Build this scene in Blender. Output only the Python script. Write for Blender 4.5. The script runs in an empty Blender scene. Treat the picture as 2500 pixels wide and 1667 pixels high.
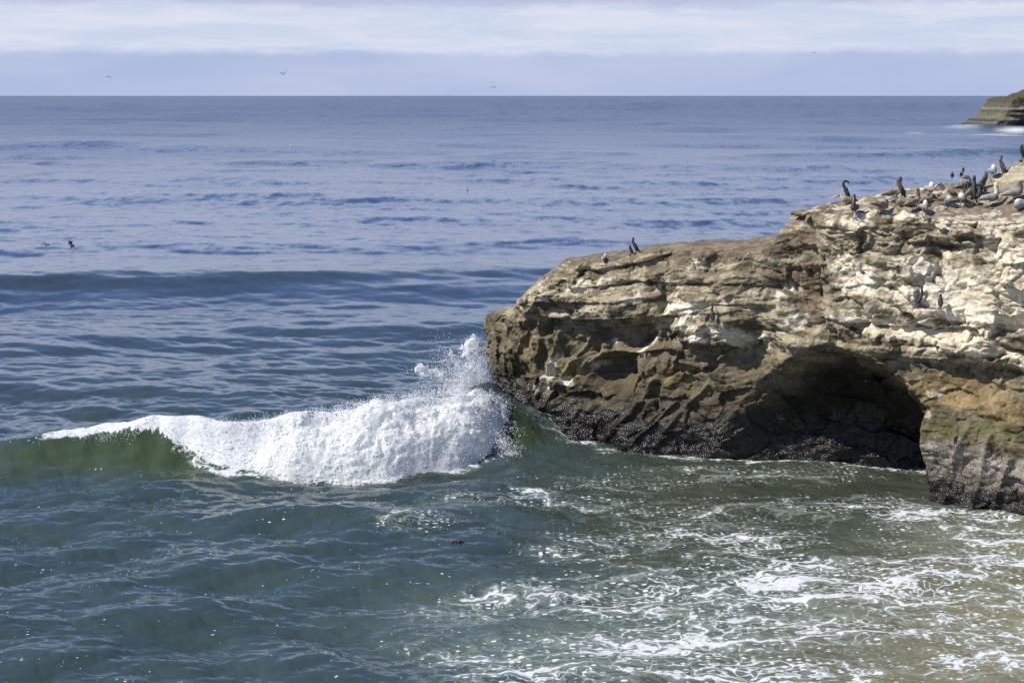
import bpy, math, time
import numpy as np
from mathutils import Vector, Matrix
from mathutils.bvhtree import BVHTree

T0 = time.time()
SC = bpy.context.scene
COL = SC.collection
R = math.radians

# ------------------------------------------------------------------ camera
CAM_H = 14.7
FPX = 50 / 36 * 2500                       # focal length in photograph pixels
PITCH = math.atan((833.5 - 234) / FPX)
cam_d = bpy.data.cameras.new('camera')
cam_d.lens = 50
cam_d.sensor_width = 36
cam_d.clip_start = 0.5
cam_d.clip_end = 200000
cam = bpy.data.objects.new('camera', cam_d)
COL.objects.link(cam)
cam.location = (0, 0, CAM_H)
cam.rotation_euler = (math.pi / 2 - PITCH, 0, 0)
SC.camera = cam

# ------------------------------------------------------------------ light
SUN_EL = R(47)
TO_SUN = Vector((-0.92, -0.24, 0)).normalized() * math.cos(SUN_EL)
TO_SUN.z = math.sin(SUN_EL)
sun_d = bpy.data.lights.new('sun', 'SUN')
sun_d.energy = 5.0
sun_d.angle = R(0.53)
sun_d.color = (1.0, 0.945, 0.86)
sun = bpy.data.objects.new('sun', sun_d)
COL.objects.link(sun)
sun.rotation_euler = (-TO_SUN).to_track_quat('-Z', 'Y').to_euler()

SC.view_settings.view_transform = 'Standard'
SC.view_settings.look = 'None'
SC.view_settings.exposure = 0.28
SC.view_settings.gamma = 1.0
SC.view_settings.use_curve_mapping = False
SC.cycles.use_denoising = False
SC.cycles.max_bounces = 6
SC.cycles.transparent_max_bounces = 24
SC.cycles.caustics_reflective = False
SC.cycles.caustics_refractive = False
SC.cycles.sample_clamp_indirect = 6.0


class NT:
    """small helper to write node trees"""
    def __init__(s, tree):
        s.t = tree
        s.t.nodes.clear()

    def n(s, typ, **kw):
        nd = s.t.nodes.new(typ)
        for k, v in kw.items():
            setattr(nd, k, v)
        return nd

    def set(s, sock, v):
        if isinstance(v, bpy.types.NodeSocket):
            s.t.links.new(v, sock)
        else:
            if isinstance(v, (tuple, list)) and len(v) == 3 and sock.type == 'RGBA':
                v = (*v, 1)
            sock.default_value = v

    def math(s, op, a, b=0.0, c=0.0, clamp=False):
        nd = s.n('ShaderNodeMath', operation=op, use_clamp=clamp)
        for i, v in enumerate((a, b, c)):
            s.set(nd.inputs[i], v)
        return nd.outputs[0]

    def mix(s, f, a, b, typ='RGBA', blend='MIX'):
        nd = s.n('ShaderNodeMix', data_type=typ)
        if typ == 'RGBA':
            nd.blend_type = blend
        ins = [i for i in nd.inputs if i.enabled]
        s.set(ins[0], f)
        s.set(ins[1], a)
        s.set(ins[2], b)
        return [o for o in nd.outputs if o.enabled][0]

    def ramp(s, v, lo, hi, a=0.0, b=1.0, smooth=True):
        nd = s.n('ShaderNodeMapRange', interpolation_type='SMOOTHSTEP' if smooth else 'LINEAR')
        s.set(nd.inputs[0], v)
        for i, q in enumerate((lo, hi, a, b)):
            s.set(nd.inputs[i + 1], q)
        return nd.outputs[0]

    def noise(s, vec, scale, detail=4, rough=0.55, dist=0.0, out=0, **kw):
        nd = s.n('ShaderNodeTexNoise', **kw)
        s.set(nd.inputs['Vector'], vec)
        s.set(nd.inputs['Scale'], scale)
        s.set(nd.inputs['Detail'], detail)
        s.set(nd.inputs['Roughness'], rough)
        s.set(nd.inputs['Distortion'], dist)
        return nd.outputs[out]

    def attr(s, name, out='Fac'):
        nd = s.n('ShaderNodeAttribute', attribute_name=name)
        return nd.outputs[out]

    def vmul(s, v, k):
        nd = s.n('ShaderNodeVectorMath', operation='MULTIPLY')
        s.set(nd.inputs[0], v)
        s.set(nd.inputs[1], k)
        return nd.outputs[0]

    def vadd(s, v, k):
        nd = s.n('ShaderNodeVectorMath', operation='ADD')
        s.set(nd.inputs[0], v)
        s.set(nd.inputs[1], k)
        return nd.outputs[0]


# ------------------------------------------------------------------ sky
world = bpy.data.worlds.new('World')
SC.world = world
world.use_nodes = True
w = NT(world.node_tree)
sky = w.n('ShaderNodeTexSky', sky_type='NISHITA')
sky.sun_disc = False
sky.sun_elevation = SUN_EL
sky.sun_rotation = math.atan2(TO_SUN.x, TO_SUN.y)
sky.altitude = 0
sky.air_density = 1.0
sky.dust_density = 0.6
sky.ozone_density = 2.0
co = w.n('ShaderNodeTexCoord').outputs['Generated']
sep = w.n('ShaderNodeSeparateXYZ')
w.set(sep.inputs[0], co)
zz = sep.outputs[2]
nish = w.vmul(sky.outputs[0], (0.088, 0.102, 0.148))
# low fog bank on the horizon, a pale bright layer over it, soft broken cloud higher up
ang = w.n('ShaderNodeVectorMath', operation='MULTIPLY')
w.set(ang.inputs[0], co)
ang.inputs[1].default_value = (1, 1, 2.6)
edge = w.noise(ang.outputs[0], 34, 6, 0.6)
edge2 = w.noise(ang.outputs[0], 7, 3, 0.5)
zb = w.math('SUBTRACT', zz, w.math('MULTIPLY', w.math('SUBTRACT', edge, 0.5), 0.0095))
zb = w.math('SUBTRACT', zb, w.math('MULTIPLY', w.math('SUBTRACT', edge2, 0.5), 0.006))
wisp0 = w.noise(w.vmul(co, (1, 1, 5)), 5, 5, .55, .3)
bank = w.ramp(zb, 0.0252, 0.0325, 1, 0)
bankc = w.mix(w.ramp(wisp0, .3, .7), (0.425, 0.505, 0.74), (0.52, 0.58, 0.785))
wisp = w.noise(w.vmul(co, (1, 1, 9)), 9, 6, .6, .5)
bright = w.mix(w.ramp(wisp, .3, .7), (0.565, 0.65, 0.82), (0.72, 0.755, 0.87))
low = w.mix(bank, bright, bankc)
zc = w.math('SUBTRACT', zz, w.math('MULTIPLY', w.math('SUBTRACT', edge2, 0.5), 0.012))
zc = w.math('SUBTRACT', zc, w.math('MULTIPLY', w.math('SUBTRACT', edge, 0.5), 0.010))
upper = w.ramp(zc, 0.0570, 0.0645)
low = w.mix(upper, low, (0.50, 0.54, 0.735))
cl = w.noise(w.vmul(co, (1, 1, 3.2)), 2.6, 7, 0.6, 0.3)
cloud = w.ramp(cl, 0.54, 0.80)
cloudy = w.mix(w.math('MULTIPLY', cloud, 0.6), nish, (0.56, 0.68, 0.95))
refl_band = w.ramp(zz, 0.068, 0.11, 0, 1)          # bright sky band added out of view to brighten the sea's reflections
refl_bandc = w.mix(w.ramp(cl, .3, .7), (0.51, 0.62, 0.93), (0.70, 0.79, 1.02))
low = w.mix(refl_band, low, refl_bandc)
fade = w.ramp(zz, 0.11, 0.32, 0, 1)
skyc = w.mix(fade, low, cloudy)
bg = w.n('ShaderNodeBackground')
w.set(bg.inputs[0], skyc)
bg.inputs[1].default_value = 0.83
w.set(w.n('ShaderNodeOutputWorld').inputs[0], bg.outputs[0])

# ------------------------------------------------------------------ maths helpers
def ray(px, py):
    u = (px - 1250) / FPX
    v = (833.5 - py) / FPX
    return np.array([u, math.cos(PITCH) + v * math.sin(PITCH), -math.sin(PITCH) + v * math.cos(PITCH)])


EYE = np.array([0, 0, CAM_H])


def on_water(px, py, z=0.0):
    d = ray(px, py)
    return EYE + d * (z - CAM_H) / d[2]


# frame of the cliff face: S runs along the face, N into the rock
FO = np.array([1.44, 60.71, 0.0])
FS = np.array([0.81, -0.587, 0.0]); FS /= np.linalg.norm(FS)
FN = np.array([-FS[1], FS[0], 0.0])


def face(px, py, d=0.0):
    r = ray(px, py)
    t = ((FO - EYE) @ FN + d) / (r @ FN)
    q = EYE + t * r
    return (q - FO) @ FS, q[2]


def sst(x, a, b):
    t = np.clip((x - a) / (b - a), 0, 1)
    return t * t * (3 - 2 * t)


_tab = {}


def vnoise(pts, seed):
    """smooth value noise, pts: list of coordinate arrays (2 or 3), result -1..1"""
    nd = len(pts)
    key = (nd, seed)
    M = 64 if nd == 3 else 256
    if key not in _tab:
        _tab[key] = (np.random.default_rng(seed).random((M,) * nd) * 2 - 1).astype(np.float32)
    tb = _tab[key].ravel()
    I, Fr = [], []
    for c in pts:
        f = np.floor(c)
        I.append(f.astype(np.int32))
        t = (c - f).astype(np.float32)
        Fr.append(t * t * t * (t * (t * 6 - 15) + 10))
    out = 0
    if nd == 2:
        x0, x1 = (I[0] & (M - 1)) * M, ((I[0] + 1) & (M - 1)) * M
        y0, y1 = I[1] & (M - 1), (I[1] + 1) & (M - 1)
        a = tb[x0 + y0]; b = tb[x1 + y0]
        a = a + (b - a) * Fr[0]
        c = tb[x0 + y1]; d = tb[x1 + y1]
        c = c + (d - c) * Fr[0]
        return a + (c - a) * Fr[1]
    x0, x1 = (I[0] & (M - 1)) * M * M, ((I[0] + 1) & (M - 1)) * M * M
    y0, y1 = (I[1] & (M - 1)) * M, ((I[1] + 1) & (M - 1)) * M
    z0, z1 = I[2] & (M - 1), (I[2] + 1) & (M - 1)
    res = []
    for zi in (z0, z1):
        a = tb[x0 + y0 + zi]; b = tb[x1 + y0 + zi]
        a = a + (b - a) * Fr[0]
        c = tb[x0 + y1 + zi]; d = tb[x1 + y1 + zi]
        c = c + (d - c) * Fr[0]
        res.append(a + (c - a) * Fr[1])
    return res[0] + (res[1] - res[0]) * Fr[2]


def fbm(pts, seed, octs=4, gain=0.5, ridged=False, billow=False):
    a, o, n = 1.0, 0, 0
    k = 1.0
    for i in range(octs):
        v = vnoise([p * k + 17.3 * i for p in pts], seed + i)
        if ridged:
            v = 1 - 2 * np.abs(v)
        if billow:
            v = 2 * np.abs(v) - 1
        o = o + a * v
        n += a
        a *= gain
        k *= 2.03
    return o / n


def voronoi2(x, y, seed, metric=2.0):
    """returns d1, d2-d1, cell random ids (rand arrays r0..r3), offset to cell centre"""
    M = 256
    rng = np.random.default_rng(seed)
    J = rng.random((M, M, 6)).astype(np.float32)
    ix, iy = np.floor(x).astype(np.int32), np.floor(y).astype(np.int32)
    d1 = np.full(x.shape, 9e9, np.float32); d2 = d1.copy()
    bx = np.zeros(x.shape, np.int32); by = bx.copy()
    ox = np.zeros(x.shape, np.float32); oy = ox.copy()
    for i in (-1, 0, 1):
        for j in (-1, 0, 1):
            cx, cy = ix + i, iy + j
            q = J[cx & 255, cy & 255]
            dx = x - (cx + 0.1 + 0.8 * q[..., 0]); dy = y - (cy + 0.1 + 0.8 * q[..., 1])
            d = np.sqrt(dx * dx + dy * dy).astype(np.float32)
            m = d < d1
            d2 = np.where(m, d1, np.minimum(d2, d))
            d1 = np.where(m, d, d1)
            bx = np.where(m, cx, bx); by = np.where(m, cy, by)
            ox = np.where(m, dx, ox); oy = np.where(m, dy, oy)
    return d1, d2 - d1, J[bx & 255, by & 255][..., 2:], ox, oy


def surface_nets(vol, origin, h):
    """vol<0 inside; returns verts (N,3), quads (M,4)"""
    s = vol < 0
    nx, ny, nz = vol.shape
    c = s[:-1, :-1, :-1].astype(np.int8)
    cnt = np.zeros((nx - 1, ny - 1, nz - 1), np.int8)
    for i in (0, 1):
        for j in (0, 1):
            for k in (0, 1):
                cnt += s[i:nx - 1 + i, j:ny - 1 + j, k:nz - 1 + k]
    act = (cnt > 0) & (cnt < 8)
    idx = np.full(act.shape, -1, np.int32)
    A = np.argwhere(act).astype(np.int32)
    idx[act] = np.arange(len(A))
    acc = np.zeros((len(A), 3), np.float32)
    num = np.zeros(len(A), np.float32)
    X, Y, Z = A.T
    corner = {}
    for i in (0, 1):
        for j in (0, 1):
            for k in (0, 1):
                corner[i, j, k] = vol[X + i, Y + j, Z + k]
    for ax in range(3):
        for p in (0, 1):
            for q in (0, 1):
                a = [p, q]; a.insert(ax, 0)
                b = [p, q]; b.insert(ax, 1)
                va, vb = corner[tuple(a)], corner[tuple(b)]
                m = (va < 0) != (vb < 0)
                t = np.where(m, va / np.where(m, va - vb, 1), 0)
                pt = np.empty((len(A), 3), np.float32)
                pt[:] = a
                pt[:, ax] = t
                acc += pt * m[:, None]
                num += m
    V = (A + acc / num[:, None]) * h + np.asarray(origin, np.float32)
    Q = []
    for ax in range(3):
        sl0 = [slice(1, -1)] * 3; sl1 = [slice(1, -1)] * 3
        sl0[ax] = slice(0, -1); sl1[ax] = slice(1, None)
        a, b = s[tuple(sl0)], s[tuple(sl1)]
        for sign in (True, False):
            m = (a != b) & (a == sign)
            P = np.argwhere(m)
            off = np.ones(3, int); off[ax] = 0
            P = P + off
            o1, o2 = [q for q in range(3) if q != ax]
            e1 = np.zeros(3, int); e1[o1] = 1
            e2 = np.zeros(3, int); e2[o2] = 1
            g = lambda D: idx[D[:, 0], D[:, 1], D[:, 2]]
            quad = np.stack([g(P - e1 - e2), g(P - e2), g(P), g(P - e1)], 1)
            flip = (ax == 1)
            if sign == flip:
                quad = quad[:, ::-1]
            Q.append(quad)
    Q = np.concatenate(Q)
    Q = Q[(Q >= 0).all(1)]
    return V, Q


def mesh_np(name, V, Fc, smooth=True, attrs=None, colors=None):
    me = bpy.data.meshes.new(name)
    n, k = Fc.shape
    me.vertices.add(len(V))
    me.vertices.foreach_set('co', np.ascontiguousarray(V, np.float32).ravel())
    me.loops.add(n * k)
    me.loops.foreach_set('vertex_index', np.ascontiguousarray(Fc, np.int32).ravel())
    me.polygons.add(n)
    me.polygons.foreach_set('loop_start', np.arange(0, n * k, k, dtype=np.int32))
    me.polygons.foreach_set('loop_total', np.full(n, k, np.int32))
    me.polygons.foreach_set('use_smooth', np.full(n, smooth, bool))
    for kx, v in (attrs or {}).items():
        at = me.attributes.new(kx, 'FLOAT', 'POINT')
        at.data.foreach_set('value', np.ascontiguousarray(v, np.float32))
    for kx, v in (colors or {}).items():
        at = me.attributes.new(kx, 'FLOAT_COLOR', 'POINT')
        c4 = np.ones((len(V), 4), np.float32)
        c4[:, :3] = v
        at.data.foreach_set('color', c4.ravel())
    me.update()
    return me


def add(name, me, mat=None, parent=None, label=None, cat=None, group=None, kind=None):
    o = bpy.data.objects.new(name, me)
    COL.objects.link(o)
    if mat:
        me.materials.append(mat)
    if parent:
        o.parent = parent
    if label:
        o['label'] = label
    if cat:
        o['category'] = cat
    if group:
        o['group'] = group
    if kind:
        o['kind'] = kind
    return o


def new_mat(name):
    m = bpy.data.materials.new(name)
    m.use_nodes = True
    return m, NT(m.node_tree)


def finish(nt, shader):
    nt.set(nt.n('ShaderNodeOutputMaterial').inputs[0], shader)


def vert_normals(V, Q):
    n = np.cross(V[Q[:, 2]] - V[Q[:, 0]], V[Q[:, 3 if Q.shape[1] == 4 else 1]] - V[Q[:, 1]] if Q.shape[1] == 4 else V[Q[:, 1]] - V[Q[:, 0]])
    if Q.shape[1] == 3:
        n = -n
    out = np.zeros_like(V)
    for k in range(Q.shape[1]):
        np.add.at(out, Q[:, k], n)
    return out / np.maximum(np.linalg.norm(out, axis=1, keepdims=True), 1e-9)



# ================================================================== the rock arch
GS, GZ, GH = -9.0, -1.7, 0.03
sg = np.arange(GS, 27.0, GH, dtype=np.float32)
zg = np.arange(GZ, 13.7, GH, dtype=np.float32)
Sg, Zg = np.meshgrid(sg, zg, indexing='ij')


def P2(px, py, d=0.0):
    return face(px, py, d)


def poly(pts):
    return np.array([P2(*p) for p in pts])


# broad form of the face: recess (m) at points of the face
CP = [(1180, 800, .9), (1200, 870, .6), (1230, 960, 1.0), (1340, 700, .25), (1420, 700, .05), (1500, 700, 0), (1600, 680, .15),
      (1400, 745, -.15), (1500, 755, -.15), (1580, 755, 0), (1330, 740, -.05), (1400, 650, .5), (1500, 640, .5), (1590, 625, .5),
      (1330, 830, .5), (1400, 830, .6), (1500, 830, .7), (1590, 820, .6), (1480, 910, 1.3), (1320, 930, .5), (1390, 960, .55),
      (1350, 1030, .1), (1450, 1050, .35), (1550, 1000, .5), (1600, 920, .2), (1680, 960, .6), (1650, 1060, .2), (1550, 1090, -.1),
      (1720, 1110, .3), (1400, 1085, -.1), (1680, 650, .15), (1750, 650, .3), (1850, 640, .6), (1900, 640, .8), (1680, 740, -.15),
      (1760, 780, -.3), (1850, 760, .2), (1680, 820, -.1), (1760, 830, 0), (1650, 870, .1), (1720, 880, .4), (1800, 880, .7),
      (1850, 850, .6), (1960, 600, .65), (1975, 700, .8), (2000, 800, .5), (2060, 560, .1), (2200, 580, 0), (2350, 590, 0),
      (2480, 590, 0), (2050, 680, .05), (2200, 680, -.1), (2350, 680, -.12), (2480, 700, -.1), (2080, 760, -.1), (2250, 770, -.22),
      (2400, 770, -.2), (2150, 830, 0), (2300, 840, -.05), (2450, 850, 0), (2300, 920, .3), (2400, 940, .3), (2480, 930, .35),
      (2300, 1000, .15), (2400, 1010, .1), (2480, 1010, .15), (2300, 1080, -.05), (2400, 1090, -.1), (2480, 1100, -.05),
      (2310, 1150, -.05), (2400, 1180, -.2), (2480, 1180, -.25), (2400, 1240, -.25), (2300, 1235, -.1), (1750, 700, .1)]
num = np.zeros_like(Sg[::4, ::4]); den = num.copy()
for px, py, f_ in CP:
    a, b = P2(px, py)
    wgt = 1 / ((Sg[::4, ::4] - a) ** 2 + 1.3 * (Zg[::4, ::4] - b) ** 2 + 0.12) ** 2
    num += wgt * f_
    den += wgt
F0c = num / den


def up4(c):
    ix = np.clip((np.arange(len(sg)) / 4), 0, c.shape[0] - 1.001); jx = np.clip((np.arange(len(zg)) / 4), 0, c.shape[1] - 1.001)
    i = ix.astype(int); j = jx.astype(int)
    fi = (ix - i)[:, None]; fj = (jx - j)[None]
    return ((c[i][:, j] * (1 - fi) + c[i + 1][:, j] * fi) * (1 - fj) + (c[i][:, j + 1] * (1 - fi) + c[i + 1][:, j + 1] * fi) * fj)


FR = up4(F0c).astype(np.float32)


def smin(a, b, k):
    h = np.clip(0.5 + 0.5 * (b - a) / k, 0, 1)
    return b + (a - b) * h - k * h * (1 - h)


def smax(a, b, k):
    return -smin(-a, -b, k)


wob = 0.10 * fbm([Sg * 1.1, Zg * 1.1], 11, 4)
wob2 = 0.16 * fbm([Sg * 0.9, Zg * 0.9], 21, 4)

# the cave under the arch: hard edge on the pier side, long soft wall on the other
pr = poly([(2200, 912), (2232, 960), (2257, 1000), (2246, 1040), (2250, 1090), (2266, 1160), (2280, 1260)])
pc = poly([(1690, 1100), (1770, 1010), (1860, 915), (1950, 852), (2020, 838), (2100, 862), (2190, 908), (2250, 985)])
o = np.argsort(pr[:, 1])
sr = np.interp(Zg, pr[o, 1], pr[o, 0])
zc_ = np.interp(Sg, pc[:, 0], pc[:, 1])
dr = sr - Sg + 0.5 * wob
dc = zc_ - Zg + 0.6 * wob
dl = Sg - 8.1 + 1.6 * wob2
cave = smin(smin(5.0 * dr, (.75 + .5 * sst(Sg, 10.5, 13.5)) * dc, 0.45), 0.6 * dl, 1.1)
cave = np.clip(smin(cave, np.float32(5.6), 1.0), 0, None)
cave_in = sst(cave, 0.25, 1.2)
FR = FR + cave


def ledge(pts, depth, decay, soft=0.05, fade=0.5):
    """overhang along a line: the face steps back under it"""
    q = poly(pts)
    zl = np.interp(Sg, q[:, 0], q[:, 1]) + 0.9 * wob
    t = zl - Zg
    win = sst(Sg, q[0, 0] - fade, q[0, 0] + fade * .3) * (1 - sst(Sg, q[-1, 0] - fade * .3, q[-1, 0] + fade))
    return depth * win * sst(t, 0, soft) * np.exp(-np.clip(t, 0, None) / decay)


def seg_dist(pts):
    q = poly(pts)
    best = np.full(Sg.shape, 9e9, np.float32)
    X, Y = Sg + wob * .5, Zg + wob2 * .4
    for (a, b), (c, d) in zip(q[:-1], q[1:]):
        vx, vy = c - a, d - b
        t = np.clip(((X - a) * vx + (Y - b) * vy) / (vx * vx + vy * vy), 0, 1)
        best = np.minimum(best, np.hypot(X - a - t * vx, Y - b - t * vy))
    return best


def hollow(px, py, rx, ry, depth, rot=0.0, hard=0.35):
    a, b = P2(px, py)
    k = 1 / 62.0
    ca, sa = math.cos(rot), math.sin(rot)
    X, Y = Sg - a + wob * .7, Zg - b + wob2 * .5
    u = (X * ca + Y * sa) / (rx * k); v = (-X * sa + Y * ca) / (ry * k)
    r_ = np.sqrt(u * u + v * v)
    return depth * (1 - sst(r_, 1 - hard * 1.2, 1 + hard * .6)) * (0.55 + 0.45 * np.clip(1 - r_, 0, 1))


FR += ledge([(1300, 762), (1340, 775), (1420, 782), (1520, 778), (1600, 775), (1640, 768)], .55, .8)
FR += ledge([(1330, 660), (1440, 662), (1560, 640), (1612, 622)], .25, .35)
FR += ledge([(1340, 700), (1430, 706), (1540, 686), (1610, 690)], .22, .25)
FR += ledge([(1320, 735), (1450, 742), (1560, 728), (1615, 738)], .2, .25)
FR += ledge([(1640, 828), (1700, 842), (1790, 848), (1850, 830)], .45, .5)
FR += ledge([(1640, 760), (1720, 740), (1800, 740), (1870, 750)], .22, .3)
FR += ledge([(1640, 690), (1740, 690), (1860, 700)], .18, .25)
FR += ledge([(1995, 782), (2100, 795), (2250, 800), (2360, 797), (2420, 790)], .42, .22)
FR += ledge([(2040, 705), (2110, 692), (2190, 700), (2230, 730)], .2, .25)
FR += ledge([(2190, 598), (2260, 588), (2300, 602), (2350, 598)], .38, .22, fade=.25)
FR += ledge([(1990, 555), (2100, 562), (2180, 572)], .2, .22)
FR += ledge([(2240, 548), (2330, 545), (2420, 552), (2500, 545)], .16, .25)
FR += ledge([(2170, 868), (2250, 876), (2340, 880), (2420, 900), (2500, 905)], .28, .6)
FR += ledge([(2290, 962), (2330, 950), (2380, 968)], .2, .3, fade=.2)
FR += ledge([(2390, 905), (2440, 880), (2470, 870)], .22, .3, fade=.2)
FR += ledge([(1480, 880), (1540, 862), (1640, 850)], .3, .6)

# tall joint where the right-hand block stands proud and its edge catches the sun
qj = poly([(1560, 862), (1590, 805), (1616, 748), (1620, 700), (1621, 612), (1621, 560)])
sl = np.interp(Zg, qj[:, 1], qj[:, 0]) + wob * .35
tj = sl - Sg
FR += .5 * sst(tj, 0, .07) * np.exp(-np.clip(tj, 0, None) / 1.1) * sst(Zg, qj[0, 1] - .2, qj[0, 1] + .5)
# crease between the low left rock and the tall right block
qj2 = poly([(2010, 835), (1995, 760), (1985, 690), (1992, 640), (1975, 560), (1955, 480)])
sl2 = np.interp(Zg, qj2[:, 1], qj2[:, 0]) + wob * .8
tj2 = sl2 - Sg
FR += .35 * sst(tj2, 0, .12) * np.exp(-np.clip(tj2, 0, None) / .7) * sst(Zg, 5.3, 5.9)

RIDGES = [([(1352, 815), (1335, 880), (1292, 985)], .22, .10), ([(1442, 800), (1400, 868), (1345, 945), (1320, 1010)], .28, .10),
          ([(1560, 858), (1500, 862), (1450, 868), (1425, 890)], .25, .10), ([(1304, 780), (1308, 835), (1296, 870)], .2, .07),
          ([(1342, 782), (1332, 830)], .18, .07), ([(1275, 785), (1240, 850), (1230, 872)], .22, .10), ([(1192, 800), (1188, 870), (1180, 930)], .12, .08),
          ([(1590, 930), (1530, 1010), (1470, 1075)], .22, .14), ([(1640, 985), (1590, 1040), (1560, 1070)], .2, .07),
          ([(1620, 995), (1570, 1045), (1540, 1062)], .18, .06), ([(1400, 1000), (1375, 1060)], .15, .12),
          ([(1720, 940), (1660, 1000), (1600, 1090)], .16, .12), ([(2370, 1040), (2330, 1110), (2310, 1230)], .1, .10),
          ([(2420, 1060), (2400, 1140), (2380, 1240)], .14, .12), ([(2470, 1120), (2440, 1200), (2430, 1245)], .16, .12),
          ([(1640, 880), (1700, 900), (1760, 870)], .16, .1), ([(1250, 930), (1262, 985)], .15, .1)]
for pts, a, wd in RIDGES:
    dd = seg_dist(pts)
    FR -= a * np.exp(-(dd / wd) ** 2) + 0.4 * a * np.exp(-dd / (wd * 4))
for args in [(1283, 792, 16, 20, .5, .2), (1326, 805, 17, 24, .55, -.2), (1302, 885, 17, 46, .5, -.3), (1226, 918, 32, 38, .32),
             (1478, 905, 72, 52, .55, .25), (1405, 845, 24, 18, .25), (1452, 822, 30, 22, .35), (1545, 815, 28, 26, .35),
             (1258, 815, 18, 30, .4, .5), (1600, 835, 16, 22, .25), (2150, 742, 15, 10, .15), (2398, 900, 30, 18, .2), (2470, 905, 22, 14, .22),
             (2260, 1002, 10, 8, .1), (1380, 915, 20, 30, .2, -.6), (1700, 860, 24, 14, .25), (1840, 800, 26, 30, .25), (1880, 730, 22, 40, .2),
             (2305, 600, 26, 10, .25), (2120, 720, 60, 16, .12, .1)]:
    FR += hollow(*args)

# bedding
lr = sst(Sg, 9.5, 12.5)
dip = 0.13 * (1 - lr) + 0.015 * lr
hb = Zg - dip * (Sg - 11) + 0.42 * fbm([Sg * .35, Zg * .5], 31, 4) + 0.05 * fbm([Sg * 1.7, Zg * 2.2], 35, 3)
rng = np.random.default_rng(5)


def beds(h, tmin, tmax, seed, amp, lat):
    r_ = np.random.default_rng(seed)
    e = np.cumsum(r_.uniform(tmin, tmax, 400)) - 6
    k = np.searchsorted(e, h)
    t = (h - e[k - 1]) / (e[k] - e[k - 1])
    off = r_.random(401)[k]
    latn = vnoise([Sg * lat + k * 7.13, k * 3.7 + Zg * .3], seed + 1)
    prof = 0.6 * (1 - t) ** 3 - 0.25 * np.sin(np.pi * t)
    return amp * ((off - .5) * 1.1 + latn * .8 + prof), k, latn


b1, k1, l1 = beds(hb, .35, .95, 41, 1.0, .55)
b2, k2, l2 = beds(hb, .07, .24, 47, 1.0, 1.3)
b3, k3, l3 = beds(hb, .035, .09, 53, 1.0, 3.0)
xw = Sg + .35 * fbm([Sg * .9, Zg * .9], 61, 4)
yw = Zg + .3 * fbm([Sg * .9 + 9, Zg * .9], 66, 4) - dip * Sg
v1 = voronoi2(xw * .72, yw * 1.15, 71)
v2 = voronoi2(xw * 1.8 + 4, yw * 2.7, 73)
v3 = voronoi2(xw * 4.4 + 2, yw * 6.4, 75)


def facets(v, tilt):
    r_ = v[2]
    return (r_[..., 0] - .5) + tilt * ((r_[..., 1] - .5) * v[3] + (r_[..., 2] - .35) * v[4])


upz = sst(Zg, 4.3 + .8 * fbm([Sg * .5, Zg * .5], 81, 2), 5.6)          # bedded, broken upper rock
upz = np.maximum(upz, 0.0) * (1 - .6 * cave_in)
low = 1 - upz
crag = .5 + .5 * fbm([Sg * .55, Zg * .8], 84, 3)
blk = upz * (.35 + .9 * sst(crag, .3, .7))
whz = sst(Sg, 10.5, 12) * sst(Zg, 5.5, 6) * (1 - sst(Zg, 8.9, 9.6))
FR += upz * (1 - .55 * whz) * (.065 * b1 + .035 * b2 * (.2 + 1.2 * crag) + .018 * b3) + low * (.035 * b1 + .015 * b2)
FR -= blk * (.44 * facets(v1, 1.7) + .19 * facets(v2, 1.8) + .035 * facets(v3, 1.6))
FR -= low * (.26 * facets(v1, 1.5) * (.5 + crag) + .10 * facets(v2, 1.5) + .03 * facets(v3, 1.5))
dg = (Sg + Zg) * .7071; dq = (Zg - Sg) * .7071            # oblique flutes on the lower rock
FR -= low * (1 - sst(Sg, 14, 16)) * .09 * fbm([dg * .4 + 3 * wob, dq * 1.1 + 3 * wob2], 301, 4, ridged=True)
FR -= upz * .10 * fbm([Sg * .9 + Zg * .3, Zg * 1.6 - Sg * .35], 311, 4, ridged=True)
# open joints between blocks
FR += blk * (.10 * (1 - sst(v1[1], 0, .10)) * (l1 > -.1) + .05 * (1 - sst(v2[1], 0, .14)) * (l2 > 0))
FR += low * .05 * (1 - sst(v1[1], 0, .05)) * (l1 > .25)
FR += .07 * fbm([Sg * 1.6, Zg * 1.9], 91, 5) + .02 * fbm([Sg * 9, Zg * 13], 97, 3, gain=.6)
FR = FR.astype(np.float32)

# outlines
OUT_L = np.array([(-1.5, 1.2), (0, -.2), (.25, -1.1), (1.1, -3.4), (1.5, -4.9), (2.4, -5.7), (3.2, -5.95), (4.1, -6.15), (4.5, -6.0),
                  (5.2, -4.4), (6.2, -3.0), (7.4, -1.6), (14, 6)])
OUT_T = np.array([(-7, 4.2), (-5.9, 4.4), (-4.9, 4.75), (-3.6, 5.1), (-2.9, 5.4), (-2.75, 5.75), (-2.2, 6.0), (-2.05, 6.35), (-1.6, 6.5), (-1.45, 6.95), (-.9, 7.15), (-.75, 7.5),
                  (.3, 7.8), (2.6, 8.19), (5.3, 8.62), (8.5, 8.94), (9.6, 9.15), (10.1, 9.35), (10.28, 9.7), (10.36, 10.15), (10.7, 10.32), (12, 10.7),
                  (14, 11.1), (16, 11.4), (17.3, 11.47), (18.2, 11.95), (19, 12.5), (20, 12.9), (27, 13.2)])
OUT_F = np.array([(-6, 3.6), (-4.6, 4.0), (-3, 4.85), (.5, 7.0), (2, 7.75), (4.4, 8.05), (7, 8.4), (10, 8.75), (11.2, 9.3), (11.7, 9.95),
                  (13.3, 10.2), (17, 10.42), (20, 10.5), (27, 10.7)])


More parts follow.
